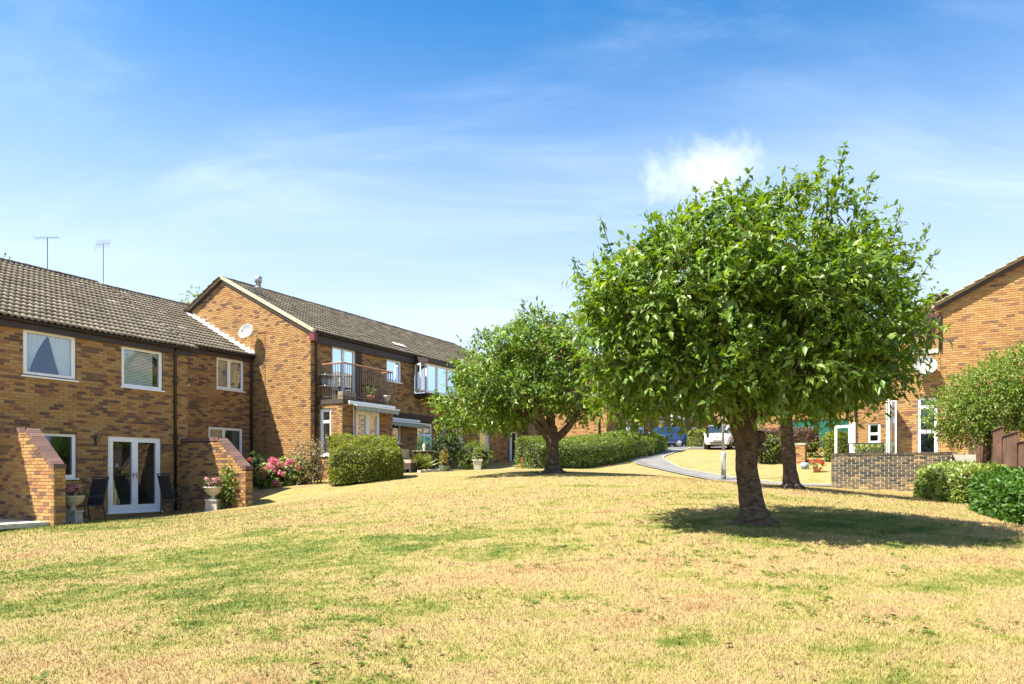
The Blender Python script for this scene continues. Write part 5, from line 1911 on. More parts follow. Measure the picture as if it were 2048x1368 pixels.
# =============================================================== hedges and shrubs
def hedge(name, label, path, width, hgt, n, size, mat, cat='hedge', group=None, zoff=0.0, top_round=0.12, stems=0, rough=0.05, parts=0, sh=0.8, endr=0.35):
    """clipped hedge along a ground polyline; a dark twiggy core carries a skin of leaves"""
    pts = spline(path, 8)
    t = thing(name, label, cat, (path[0][0], path[0][1], gz(*path[0])), group)
    ln = np.cumsum([0] + [(pts[i + 1] - pts[i]).length for i in range(len(pts) - 1)])

    def at(s):
        k = int(np.clip(np.searchsorted(ln, s) - 1, 0, len(pts) - 2))
        f = (s - ln[k]) / max(1e-6, ln[k + 1] - ln[k])
        p = pts[k] + (pts[k + 1] - pts[k]) * f
        d0 = pts[min(k + 1, len(pts) - 1)] - pts[max(k - 1, 0)]
        d1 = pts[min(k + 2, len(pts) - 1)] - pts[k]
        d = (d0.normalized() * (1 - f) + d1.normalized() * f).normalized()
        return p, d
    def prof(h):
        """cross-section from the viewer's side over the top to the back: (lateral, height)"""
        w = width / 2
        return [(w, 0.0), (w * 1.02, h * sh * 0.55), (w * 1.0, h * sh), (w * 0.86, h * (sh + (1 - sh) * 0.30)), (w * 0.35, h * (sh + (1 - sh) * 0.70)), (-w * 0.25, h), (-w * 0.75, h * 0.98), (-w, h * 0.88), (-w * 1.02, h * 0.4), (-w, 0.0)]

    def frame(s):
        p, d = at(s)
        nn = Vector((-d.y, d.x, 0))
        if nn.dot(Vector((p.x, p.y, 0))) > 0:
            nn = -nn
        h = hgt(s / ln[-1]) if callable(hgt) else hgt
        e = min(s, ln[-1] - s) / max(1e-3, endr)
        k = 1.0 if e >= 1 else math.sqrt(max(0.0, 1 - (1 - e) ** 2)) * 0.45 + 0.55
        return p, d, nn, h * (0.9 + 0.1 * k), k, gz(p.x, p.y) + zoff
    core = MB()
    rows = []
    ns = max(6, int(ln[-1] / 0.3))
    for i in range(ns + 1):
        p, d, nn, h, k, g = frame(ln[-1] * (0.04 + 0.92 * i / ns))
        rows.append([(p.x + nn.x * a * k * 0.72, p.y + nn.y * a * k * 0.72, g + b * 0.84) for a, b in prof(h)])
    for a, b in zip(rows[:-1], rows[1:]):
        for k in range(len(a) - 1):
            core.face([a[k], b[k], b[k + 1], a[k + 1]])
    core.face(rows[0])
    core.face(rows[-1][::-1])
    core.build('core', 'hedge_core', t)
    pos = np.zeros((n, 3))
    nr = np.zeros((n, 3))
    ref = prof(1.0 if not callable(hgt) else hgt(0.5))
    seg = np.array([math.hypot(ref[k + 1][0] - ref[k][0], ref[k + 1][1] - ref[k][1]) for k in range(len(ref) - 1)])
    seg[5:] *= 0.6
    cum = np.cumsum(seg) / seg.sum()
    for i in range(n):
        endc = rnd.random() < 0.8 * width / (ln[-1] + width)
        s = (0.0 if rnd.random() < 0.5 else ln[-1]) if endc else rnd.random() * ln[-1]
        p, d, nn, h, k, g = frame(s)
        pr_ = prof(h)
        j = int(np.searchsorted(cum, rnd.random()))
        j = min(j, len(pr_) - 2)
        f = rnd.random()
        (a0, b0), (a1, b1) = pr_[j], pr_[j + 1]
        a, b = (a0 + (a1 - a0) * f) * k, b0 + (b1 - b0) * f
        m = nn * (b1 - b0) + Vector((0, 0, a0 - a1))
        m = m.normalized() if m.length > 1e-6 else Vector((0, 0, 1))
        if endc:
            sh_ = rnd.random() ** 0.5
            a *= sh_
            m = (d * (-1 if s == 0 else 1) + m * 0.3).normalized()
        lump = rough * nz3(p.x * 2.2 + a, p.y * 2.2, b * 2.5) + 0.5 * rough * nz3(p.x * 7 + a, p.y * 7, b * 8)
        q = Vector((p.x + nn.x * a, p.y + nn.y * a, g + max(0.02, b))) + m * lump
        pos[i] = q - m * abs(rnd.gauss(0, 0.04))
        nr[i] = m
    ax = unit(nr * 0.55 + rng.normal(size=(n, 3)) * 0.65 + np.array([0, 0, 0.15]))
    up = unit(nr + rng.normal(size=(n, 3)) * 0.6 + np.array([0, 0, 0.3]))
    sz = size * (0.6 + 0.7 * rng.random(n))
    tt = np.clip(0.42 + 0.22 * rng.normal(size=n) + 0.15 * (nr[:, 2] > 0.5), 0, 1)  # upward-facing leaves tinted lighter, so the sunlit top is in the colour
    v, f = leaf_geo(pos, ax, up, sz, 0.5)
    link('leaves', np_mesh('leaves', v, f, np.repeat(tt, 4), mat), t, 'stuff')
    for k in range(parts):
        i = int(rng.integers(n))
        link('leaf', single_leaf(mat, float(tt[i])), t, None, leaf_matrix(pos[i] + nr[i] * 0.03, ax[i], up[i], float(sz[i]) * 1.1))
    return t


def shrub(name, label, c, lobes, n, per, size, mat, cat='shrub', stems=(), blooms=None, bloom_mat='petal_pink', bloom_r=0.09, group=None, wid=0.45, twig=0.14, inner=0.45, droop=0.2, core=True, parts=0):
    """lobes relative to c (x, y, z, rx, ry, rz)"""
    g = gz(c[0], c[1]) if len(c) == 2 else c[2]
    t = thing(name, label, cat, (c[0], c[1], g), group)
    lb = [(c[0] + l[0], c[1] + l[1], g + l[2], l[3], l[4], l[5]) for l in lobes]
    v, f, tt, raw, tw = foliage(lb, n, per, size, twig, inner, droop, g + 0.02, wid)
    link('foliage', np_mesh('foliage', v, f, tt, mat), t, 'stuff')
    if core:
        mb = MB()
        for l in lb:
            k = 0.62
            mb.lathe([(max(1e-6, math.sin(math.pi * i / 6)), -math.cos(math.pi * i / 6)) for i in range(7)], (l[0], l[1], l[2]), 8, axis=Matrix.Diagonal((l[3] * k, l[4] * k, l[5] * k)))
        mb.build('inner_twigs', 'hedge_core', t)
    mb = MB()
    for k in range(max(4, len(stems))):
        if stems:
            s = stems[k % len(stems)]
            pts_ = [(c[0] + q[0], c[1] + q[1], g + q[2]) for q in s]
        else:
            l = lb[k % len(lb)]
            pts_ = [(c[0] + rnd.uniform(-.08, .08), c[1] + rnd.uniform(-.08, .08), g - 0.03), (l[0], l[1], l[2])]
        mb.tube(pts_, [0.03 if stems else 0.018] + [0.012] * (len(pts_) - 1), 5, caps=False)
    mb.build('stems', 'bark_thin', t)
    for (x, y, z) in (blooms or []):
        m = 70
        d = unit(rng.normal(size=(m, 3)))
        pp = np.array([c[0] + x, c[1] + y, g + z]) + d * bloom_r * np.array([1, 1, 0.8])
        vv, ff = leaf_geo(pp, unit(d * 0.3 + rng.normal(size=(m, 3))), d, np.full(m, bloom_r * 0.6), 0.9)
        link('bloom', np_mesh('bloom', vv, ff, np.repeat(np.clip(rng.normal(0.5, 0.25, m), 0, 1), 4), bloom_mat), t)
    return t


# clipped round-ended hedge in front of the balcony block
hedge('clipped_hedge', 'dense clipped yellow-green hedge in front of the balcony block', [AT(664, 22.2)[:2], AT(725, 22.3)[:2], AT(790, 22.9)[:2]], 1.7,
      lambda f: 1.56 - 0.26 * f * f, 27000, 0.060, 'leaf_hedge', sh=0.58, endr=0.55, rough=0.12)
# long hedge behind the small tree and its return along the path
hedge('clipped_hedge', 'long low sunlit clipped hedge behind the small cherry tree', [AT(1046, 26.6)[:2], AT(1130, 28.2)[:2], AT(1205, 31.3)[:2], AT(1268, 34.6)[:2]], 1.35, lambda f: 1.22 + 0.12 * f, 19000, 0.075, 'leaf_privet', sh=0.62)
hedge('clipped_hedge', 'shaded return of the long hedge beside the footpath', [AT(1266, 35.0)[:2], AT(1298, 40)[:2], AT(1312, 46)[:2]], 1.2, lambda f: 1.10, 7500, 0.085, 'leaf_privet')
# right-hand hedges
hedge('laurel_hedge', 'glossy dark green laurel hedge at the right edge', [AT(2005, 13.4)[:2], AT(2075, 12.0)[:2], AT(2180, 10.6)[:2]], 1.2, 0.80, 7000, 0.115, 'leaf_laurel', top_round=0.25, parts=120)
hedge('mixed_hedge', 'pale variegated straggly hedge in front of the weathered wall', [AT(1878, 17.6)[:2], AT(1925, 16.2)[:2], AT(1985, 14.4)[:2]], 1.25, lambda f: 0.86 - 0.04 * f, 8000, 0.095, 'leaf_pale', top_round=0.3, rough=0.10)
# tall bush behind the fence
cb = AT(2010, 18.0)
shrub('garden_bush', 'tall airy olive-green bush above the fence at the right edge', cb[:2],
      [(-1.25, 0, 2.15, 0.75, 0.8, 0.6), (-0.6, 0, 2.65, 0.8, 0.9, 0.65), (0.1, 0, 3.0, 0.8, 0.9, 0.7), (0.8, 0, 3.2, 0.8, 0.9, 0.7), (-0.2, 0, 2.2, 1.0, 0.9, 0.6), (0.8, 0, 2.3, 1.0, 0.9, 0.6), (1.5, 0, 2.9, 0.8, 0.8, 0.7), (-1.0, -0.1, 1.7, 0.7, 0.6, 0.4), (1.4, 0, 2.1, 0.9, 0.9, 0.5)],
      6200, 8, 0.075, 'leaf_olive', cat='bush', stems=[[(0.3, 0, 0), (0.2, 0, 1.0), (-0.5, 0, 1.9), (-1.1, 0, 2.3)], [(0.35, 0, 0), (0.4, 0, 1.2), (0.2, 0, 2.4), (0.1, 0, 3.0)], [(0.4, 0, 0), (0.7, 0, 1.2), (1.2, 0, 2.2), (1.5, 0, 2.8)], [(0.3, 0, 0), (0.1, -0.1, 1.1), (-0.2, -0.1, 1.8), (-0.4, 0, 2.4)], [(0.4, 0, 0), (0.6, 0, 1.4), (0.8, 0, 2.4), (0.9, 0, 3.1)]],
      twig=0.22, inner=0.35, core=False, droop=0.0)

# bed below the gable
ch = AT(572, 23.2)
shrub('hydrangea', 'hydrangea bush with pink flower heads below the sunlit gable', ch[:2],
      [(0, 0, 0.40, 0.62, 0.5, 0.42), (-0.4, -0.05, 0.38, 0.45, 0.45, 0.36), (0.4, 0, 0.50, 0.48, 0.45, 0.42)], 430, 7, 0.12, 'leaf_pale',
      blooms=[(-0.55, -0.35, 0.52), (-0.38, -0.40, 0.66), (-0.2, -0.42, 0.78), (-0.25, -0.45, 0.55), (-0.05, -0.42, 0.70), (0.22, -0.45, 0.72), (0.28, -0.42, 0.80), (0.50, -0.45, 0.58), (-0.62, -0.3, 0.35), (-0.18, -0.5, 0.10), (-0.33, -0.4, 0.85), (0.0, -0.47, 0.42)], bloom_mat='petal_pink', bloom_r=0.10, wid=0.6)
cr_ = AT(522, 23.6)
shrub('rose_bush', 'dark leafy rose bush with a few red blooms between the wing wall and the hydrangea', cr_[:2],
      [(0, 0, 0.55, 0.34, 0.35, 0.5), (-0.2, 0, 0.9, 0.22, 0.25, 0.3), (0.12, 0, 0.35, 0.3, 0.3, 0.3)], 190, 7, 0.085, 'leaf_dark', blooms=[(-0.28, -0.3, 0.98), (0.12, -0.3, 0.62), (0.2, -0.3, 0.58)], bloom_mat='petal_red', bloom_r=0.06)
cd = AT(622, 22.9)
shrub('dry_shrub', 'straggly dry tan shrub at the house corner beside the clipped hedge', cd[:2],
      [(0, 0, 0.75, 0.50, 0.45, 0.62), (-0.25, 0, 1.1, 0.35, 0.35, 0.35), (0.25, 0, 1.15, 0.4, 0.4, 0.35), (0.1, 0, 0.45, 0.45, 0.4, 0.4)], 420, 6, 0.07, 'leaf_dry', core=False, twig=0.3, inner=0.2, droop=-0.1,
      stems=[[(0.1 * k - 0.3, 0, 0), (0.14 * k - 0.4, rnd.uniform(-.2, .2), 0.7), (0.2 * k - 0.6, rnd.uniform(-.3, .3), 1.3)] for k in range(7)])
# climber on the wing wall
cw = P(1.36, 2.15)
shrub('climbing_plant', 'leafy green climber at the foot of the right wing wall', cw[:2],
      [(0, 0, 0.25, 0.30, 0.22, 0.30), (0.12, -0.06, 0.6, 0.24, 0.18, 0.32), (-0.12, 0.05, 0.55, 0.2, 0.16, 0.35), (0.02, 0, 0.95, 0.16, 0.12, 0.25)], 230, 7, 0.085, 'leaf_privet', core=False)

# planting by the far end of the balcony block
cx_ = AT(893, 27.5)
shrub('dark_conifer', 'dark spiky evergreen beside the tall glazed doors of the left row', cx_[:2], [(0, 0, 0.8, 0.55, 0.5, 0.75), (0.05, 0, 1.5, 0.34, 0.34, 0.5), (0.35, 0, 0.9, 0.4, 0.4, 0.5), (-0.35, 0, 0.6, 0.4, 0.4, 0.5)], 520, 8, 0.09, 'leaf_dark', twig=0.2)
cx_ = AT(948, 29.0)
shrub('round_shrub', 'rounded mid-green shrub in front of the far garden door', cx_[:2], [(0, 0, 0.55, 0.68, 0.6, 0.6), (-0.3, 0, 0.6, 0.45, 0.45, 0.5), (0.35, 0, 0.55, 0.4, 0.4, 0.5)], 600, 7, 0.07, 'leaf_privet')


def ornamental_grass(label, px, D, mat='leaf_gold', n=220, h=0.6):
    c = AT(px, D)
    g = gz(c[0], c[1])
    t = thing('ornamental_grass', label, 'plant', (c[0], c[1], g))
    b = np.array([c[0], c[1], g]) + rng.normal(size=(n, 3)) * np.array([0.12, 0.12, 0.0])
    d = unit(rng.normal(size=(n, 3)) * 0.35 + np.array([0, 0, 1.0]))
    v, f = leaf_geo(b, d, unit(rng.normal(size=(n, 3))), h * (0.6 + 0.5 * rng.random(n)), 0.045, 0.1, 0.35)
    link('blades', np_mesh('blades', v, f, np.repeat(rng.random(n), 4), mat), t, 'stuff')
    mb = MB()
    mb.lathe([(0.13, -0.05), (0.10, 0.06), (1e-6, 0.08)], (c[0], c[1], g), 8)
    mb.build('crown_base', 'hedge_core', t)


ornamental_grass('clump of bright yellow-green grass in front of the terrace table', 842, 25.5, 'leaf_hedge', 320, 0.72)


def pot(label, c, prof, mat, name='plant_pot', square=False, seg=18):
    t = thing(name, label, 'pot', c)
    mb = MB()
    if square:
        (w0, _), (w1, h) = prof[0], prof[-1]
        mb.hexa([(c[0] + a * w, c[1] + b * w, c[2] + z) for z, w in ((0, w0), (h, w1)) for a, b in ((-1, -1), (1, -1), (1, 1), (-1, 1))])
        mb.hexa([(c[0] + a * w, c[1] + b * w, c[2] + z) for z, w in ((h - 0.05, w1 + .015), (h + 0.01, w1 + 0.015)) for a, b in ((-1, -1), (1, -1), (1, 1), (-1, 1))])
    else:
        mb.lathe(prof, c, seg)
    mb.build('body', mat, t, not square)
    mb = MB()
    h, w = prof[-1][1], prof[-1][0] * 0.86
    mb.lathe([(w, h - 0.02), (1e-6, h + 0.015)], c, 10)
    mb.build('soil', 'soil', t)
    return t


def plant_in(name, label, c, lobes, n, per, size, mat, cat='plant', **kw):
    return shrub(name, label, c, lobes, n, per, size, mat, cat=cat, **kw)


def ground_at(px, D):
    x, y, _ = AT(px, D)
    return (x, y, gz(x, y))


gp = ground_at(888, 25.8)
pot('squat green glazed pot holding the golden conifer', gp, [(0.12, 0), (0.17, 0.02), (0.20, 0.18), (0.21, 0.20)], 'glaze_green')
plant_in('dwarf_conifer', 'small golden cone-shaped conifer in the green pot', (gp[0], gp[1], gp[2] + 0.2), [(0, 0, 0.14, 0.17, 0.17, 0.2), (0, 0, 0.34, 0.13, 0.13, 0.2), (0, 0, 0.5, 0.07, 0.07, 0.16)], 150, 6, 0.05, 'leaf_gold', twig=0.06)
gp = ground_at(955, 27.3)
pot('square pale tapered pot with a clipped ball plant by the far doors', gp, [(0.13, 0), (0.18, 0.40)], 'pot_white', square=True)
plant_in('topiary_ball', 'bright green two-tier ball plant in the square pale pot', (gp[0], gp[1], gp[2] + 0.4), [(0, 0, 0.14, 0.2, 0.2, 0.17), (0, 0, 0.32, 0.12, 0.12, 0.12)], 150, 6, 0.055, 'leaf_pale', twig=0.06)

# stone edging of the terrace
for k in range(7):
    a = ground_at(838 + k * 9.5, 24.6 + k * 0.22)
    b = ground_at(838 + (k + 0.92) * 9.5, 24.6 + (k + 0.92) * 0.22)
    m = MB()
    quadbar(m, a, b, min(a[2], b[2]) - 0.05, max(a[2], b[2]) + 0.09 + rnd.uniform(-.01, .01), 0.16)
    o = m.build('edging_stone', 'stone', None)
    tag(o, 'flat stone in the low terrace edging right of the yellow-green hedge', 'stone', 'terrace edging stones')


# terrace table and seat
def terrace_furniture():
    c = ground_at(848, 26.3)
    t = thing('garden_table', 'round dark garden table on the terrace with a pale top', 'table', c)
    mb = MB()
    mb.lathe([(0.48, 0.74), (0.50, 0.75), (0.50, 0.775), (1e-6, 0.78)], c, 20)
    mb.build('top', 'beige', t)
    for k in range(4):
        a = k * math.pi / 2 + 0.5
        m = MB()
        m.tube([(c[0] + 0.40 * math.cos(a), c[1] + 0.40 * math.sin(a), c[2]), (c[0] + 0.34 * math.cos(a), c[1] + 0.34 * math.sin(a), c[2] + 0.74)], 0.022, 6)
        m.build('leg', 'metal_dark', t)
    m = MB()
    m.lathe([(0.30, 0.25), (0.36, 0.30), (0.36, 0.70), (0.30, 0.73)], c, 14)
    m.build('skirt', 'metal_dark', t)
    m = MB()
    m.lathe([(0.05, 0), (0.035, 0.05), (0.06, 0.18), (0.03, 0.26), (1e-6, 0.28)], (c[0], c[1], c[2] + 0.78), 12)
    tag(m.build('table_ornament', 'pot_white'), 'small pale ornament on the round terrace table', 'ornament')
    c = ground_at(818, 25.3)
    t = thing('garden_armchair', 'low beige cushioned garden armchair beside the end of the clipped hedge', 'armchair', c)

    def bx(name, x0, x1, y0, y1, z0, z1, mat):
        m = MB()
        m.box(x0, x1, y0, y1, z0, z1, fn=lambda x, y, z: (c[0] + x * EV[0] + y * EU[0], c[1] + x * EV[1] + y * EU[1], c[2] + z))
        m.build(name, mat, t)
    bx('seat_cushion', -0.3, 0.3, -0.3, 0.3, 0.34, 0.46, 'beige')
    bx('backrest', -0.34, -0.22, -0.3, 0.3, 0.462, 0.85, 'beige')
    bx('base', -0.31, 0.31, -0.31, 0.31, 0.12, 0.335, 'timber_dark')
    for sx in (-1, 1):
        for sy in (-1, 1):
            bx('leg', sx * 0.27 - 0.03, sx * 0.27 + 0.03, sy * 0.27 - 0.03, sy * 0.27 + 0.03, 0, 0.118, 'timber_dark')


terrace_furniture()


# awnings
def awning(label, W_, a0, a1, z, drop, reach, post=False):
    t = thing('awning', label, 'awning', W_.p((a0 + a1) / 2, z, 0.1))
    m = MB()
    W_.wbox(m, a0, a1, z - 0.06, z + 0.07, 0.02, 0.16)
    m.build('cassette', 'upvc', t)
    m = MB()
    q = [W_.p(a0 + 0.05, z - 0.02, 0.161), W_.p(a1 - 0.05, z - 0.02, 0.161), W_.p(a1 - 0.05, z - drop, 0.16 + reach), W_.p(a0 + 0.05, z - drop, 0.16 + reach)]
    m.face(q)
    m.build('fabric', 'awning_cloth', t)
    m = MB()
    n = 40
    for k in range(n):
        b0, b1 = a0 + 0.05 + (a1 - a0 - 0.1) * k / n, a0 + 0.05 + (a1 - a0 - 0.1) * (k + 1) / n
        h0 = 0.13 + 0.05 * abs(math.sin(math.pi * k / n * 9))
        h1 = 0.13 + 0.05 * abs(math.sin(math.pi * (k + 1) / n * 9))
        m.face([W_.p(b0, z - drop - h0, 0.162 + reach), W_.p(b1, z - drop - h1, 0.162 + reach), W_.p(b1, z - drop, 0.162 + reach), W_.p(b0, z - drop, 0.162 + reach)])
    m.build('valance', 'awning_cloth', t)
    m = MB()
    W_.wbox(m, a0 + 0.03, a1 - 0.03, z - drop - 0.015, z - drop + 0.03, 0.165 + reach, 0.19 + reach)
    m.build('front_bar', 'upvc', t)
    if post:
        m = MB()
        m.tube([W_.p(a0 + 0.25, z - 0.05, 0.10), W_.p(a0 + 0.25, z - 1.6, 0.12)], 0.016, 6)
        m.build('crank_rod', 'upvc', t)


awning('grey scalloped awning with a white case under the balcony', WBk, 6.62, 9.12, 2.44, 0.10, 0.22, True)
awning('grey scalloped awning over the window right of the balcony block', WF2, 9.35, 12.3, 2.16, 0.12, 0.35)

# things on the balcony
zb = 2.562


def on_balcony():
    c = P(6.62, 1.50, zb)
    t = thing('wooden_planter', 'pale wooden planter box on the balcony behind the rail', 'planter', c)
    for k in range(6):
        m = MB()
        u0 = UB0 + 0.12 + k * 0.115
        m.hexa([P(u0, 1.40, zb), P(u0 + 0.105, 1.40, zb), P(u0 + 0.105, 1.62, zb), P(u0, 1.62, zb), P(u0, 1.40, zb + 0.28), P(u0 + 0.105, 1.40, zb + 0.28), P(u0 + 0.105, 1.62, zb + 0.28), P(u0, 1.62, zb + 0.28)])
        m.build('board', 'beige', t)
    c = P(6.75, 0.85, zb)
    t = thing('wire_shelf', 'slim shelf with pale blue and white pots on the balcony beside the wall', 'shelf', c)
    m = MB()
    for z in (0.5, 0.9):
        m.hexa([P(6.45, 0.6, zb + z), P(7.05, 0.6, zb + z), P(7.05, 0.9, zb + z), P(6.45, 0.9, zb + z), P(6.45, 0.6, zb + z + .03), P(7.05, 0.6, zb + z + .03), P(7.05, 0.9, zb + z + .03), P(6.45, 0.9, zb + z + .03)])
    m.build('shelf_board', 'upvc', t)
    for (u, v) in ((6.47, 0.62), (7.03, 0.62), (6.47, 0.88), (7.03, 0.88)):
        m = MB()
        m.tube([P(u, v, zb), P(u, v, zb + 0.95)], 0.012, 5)
        m.build('leg', 'metal_dark', t)
    for k, (u, mt, lab) in enumerate(((6.55, 'slate_blue', 'pale blue jug on the balcony shelf'), (6.76, 'pot_white', 'cream pot in the middle of the balcony shelf'), (6.96, 'upvc', 'white pot at the right end of the balcony shelf'))):
        m = MB()
        m.lathe([(0.06, 0), (0.09, 0.08), (0.08, 0.2), (0.05, 0.24), (0.06, 0.27)], P(u, 0.75, zb + 0.53), 12)
        tag(m.build('small_pot', mt, None, True), lab, 'pot')
    c = P(8.05, 1.55, zb)
    p_ = pot('terracotta pot on the balcony', c, [(0.12, 0), (0.17, 0.20), (0.19, 0.21), (0.19, 0.26)], 'terracotta')
    plant_in('pot_plant', 'small pale leafy plant in the balcony terracotta pot', (c[0], c[1], c[2] + 0.26), [(0, 0, 0.12, 0.14, 0.14, 0.16)], 45, 5, 0.08, 'leaf_pale', core=False)
    c = P(8.5, 1.15, zb)
    t = thing('balcony_table', 'dark slatted folding table on the balcony', 'table', c)
    m = MB()
    for k in range(6):
        v = 0.92 + k * 0.08
        m.hexa([P(8.1, v, zb + 0.68), P(8.9, v, zb + 0.68), P(8.9, v + .065, zb + 0.68), P(8.1, v + .065, zb + 0.68), P(8.1, v, zb + 0.705), P(8.9, v, zb + 0.705), P(8.9, v + .065, zb + 0.705), P(8.1, v + .065, zb + 0.705)])
    m.build('top', 'timber_dark', t)
    for (u, v) in ((8.15, 0.96), (8.85, 0.96), (8.15, 1.34), (8.85, 1.34)):
        m = MB()
        m.tube([P(u, v, zb), P(u, v, zb + 0.68)], 0.018, 5)
        m.build('leg', 'timber_dark', t)
    c = P(8.98, 1.58, zb)
    pot('tall cream pot at the right end of the balcony', c, [(0.09, 0), (0.13, 0.3), (0.15, 0.36)], 'pot_white')


on_balcony()


# urns with flowers
def urn(label, c, flower_label, s=1.0):
    t = thing('stone_urn', label, 'urn', c)
    m = MB()
    m.hexa([(c[0] + a * w, c[1] + b * w, c[2] + z) for z, w in ((-0.05, 0.20 * s), (0.30 * s, 0.17 * s)) for a, b in ((-1, -1), (1, -1), (1, 1), (-1, 1))])
    m.hexa([(c[0] + a * w, c[1] + b * w, c[2] + z) for z, w in ((0.302 * s, 0.20 * s), (0.36 * s, 0.20 * s)) for a, b in ((-1, -1), (1, -1), (1, 1), (-1, 1))])
    m.build('pedestal', 'stone', t)
    m = MB()
    z = 0.36 * s
    m.lathe([(0.13 * s, z), (0.07 * s, z + 0.05 * s), (0.06 * s, z + 0.10 * s), (0.16 * s, z + 0.15 * s), (0.255 * s, z + 0.25 * s), (0.285 * s, z + 0.36 * s), (0.30 * s, z + 0.37 * s), (0.30 * s, z + 0.40 * s), (0.26 * s, z + 0.39 * s), (1e-6, z + 0.36 * s)], c, 20)
    m.build('bowl', 'stone_pale', t, True)
    zc_ = c[2] + z + 0.40 * s
    plant_in('bedding_flowers', flower_label, (c[0], c[1], zc_), [(0, 0, 0.06, 0.24 * s, 0.24 * s, 0.12)], 60, 5, 0.07, 'leaf_laurel', cat='flowers', core=False,
             blooms=[(0.2 * s * math.cos(a), 0.2 * s * math.sin(a), 0.10 + 0.06 * (k % 3)) for k, a in enumerate(np.linspace(0, 6.0, 9))] + [(0, 0, 0.2), (0.06, -0.08, 0.2)], bloom_mat='petal_mixed', bloom_r=0.05)


def gpt(u, v):
    x, y, _ = P(u, v)
    return (x, y, gz(x, y))


urn('stone urn on a pedestal beside the sunlit left wing wall', gpt(-2.55, 1.55), 'red and white flowers in the urn by the left wing wall', 0.88)
urn('stone urn on a pedestal in front of the wing wall with the climber', gpt(1.02, 1.95), 'red, white and blue flowers in the urn by the right wing wall', 0.86)


# patio chairs
def patio_chair(label, c, yaw):
    t = thing('patio_chair', label, 'chair', c, 'patio chairs by the french doors')
    ca, sa = math.cos(yaw), math.sin(yaw)

    def X(x, y, z):
        return (c[0] + x * ca - y * sa, c[1] + x * sa + y * ca, c[2] + z)
    m = MB()
    m.box(-0.25, 0.25, -0.25, 0.25, 0.41, 0.43, fn=X)
    m.build('seat', 'sling', t)
    m = MB()
    m.hexa([X(-0.25, 0.25, 0.43), X(0.25, 0.25, 0.43), X(0.25, 0.27, 0.43), X(-0.25, 0.27, 0.43), X(-0.25, 0.40, 1.08), X(0.25, 0.40, 1.08), X(0.25, 0.42, 1.08), X(-0.25, 0.42, 1.08)])
    m.build('backrest', 'sling', t)
    for sx in (-1, 1):
        m = MB()
        m.tube([X(sx * 0.28, -0.30, 0), X(sx * 0.27, -0.24, 0.42), X(sx * 0.28, -0.20, 0.64), X(sx * 0.28, 0.28, 0.66)], 0.014, 6)
        m.build('arm_and_front_leg', 'metal_dark', t)
        m = MB()
        m.tube([X(sx * 0.27, 0.34, 0), X(sx * 0.265, 0.26, 0.44), X(sx * 0.265, 0.42, 1.12)], 0.014, 6)
        m.build('rear_leg', 'metal_dark', t)
    m = MB()
    m.tube([X(-0.265, 0.42, 1.12), X(0.265, 0.42, 1.12)], 0.014, 6)
    m.build('top_bar', 'metal_dark', t)


patio_chair('black high-backed patio chair left of the french doors', gpt(-1.95, 1.05), R(-20))
patio_chair('black high-backed patio chair in front of the right french door', gpt(0.62, 0.95), R(150))


# =============================================================== lamp column
def lamp():
    x, y, g = ground_at(1447, 27)
    t = thing('lamp_post', 'slim grey street lamp column beside the footpath', 'lamp post', (x, y, g))
    m = MB()
    m.lathe([(0.098, -0.1), (0.098, 0.16), (0.094, 0.18)], (x, y, g), 14)
    m.build('foot', 'lamp_base', t, True)
    m = MB()
    m.lathe([(0.092, 0.18), (0.092, 1.02), (0.085, 1.06), (0.055, 1.12)], (x, y, g), 14)
    m.build('base_compartment', 'lamp_grey', t, True)
    m = MB()
    m.box(-0.045, 0.045, -0.097, -0.088, 0.40, 0.86, fn=lambda a, b, c: (x + a, y + b, g + c))
    m.build('access_door', 'lamp_grey', t)
    m = MB()
    m.tube([(x, y, g + 1.05), (x - 0.06, y, g + 4.9)], [0.055, 0.04], 12)
    m.build('column', 'lamp_grey', t, True)
    m = MB()
    m.lathe([(0.05, 4.85), (0.16, 4.95), (0.18, 5.2), (0.10, 5.3), (1e-6, 5.33)], (x - 0.06, y, g), 14)
    m.build('lantern', 'dish_grey', t, True)


lamp()


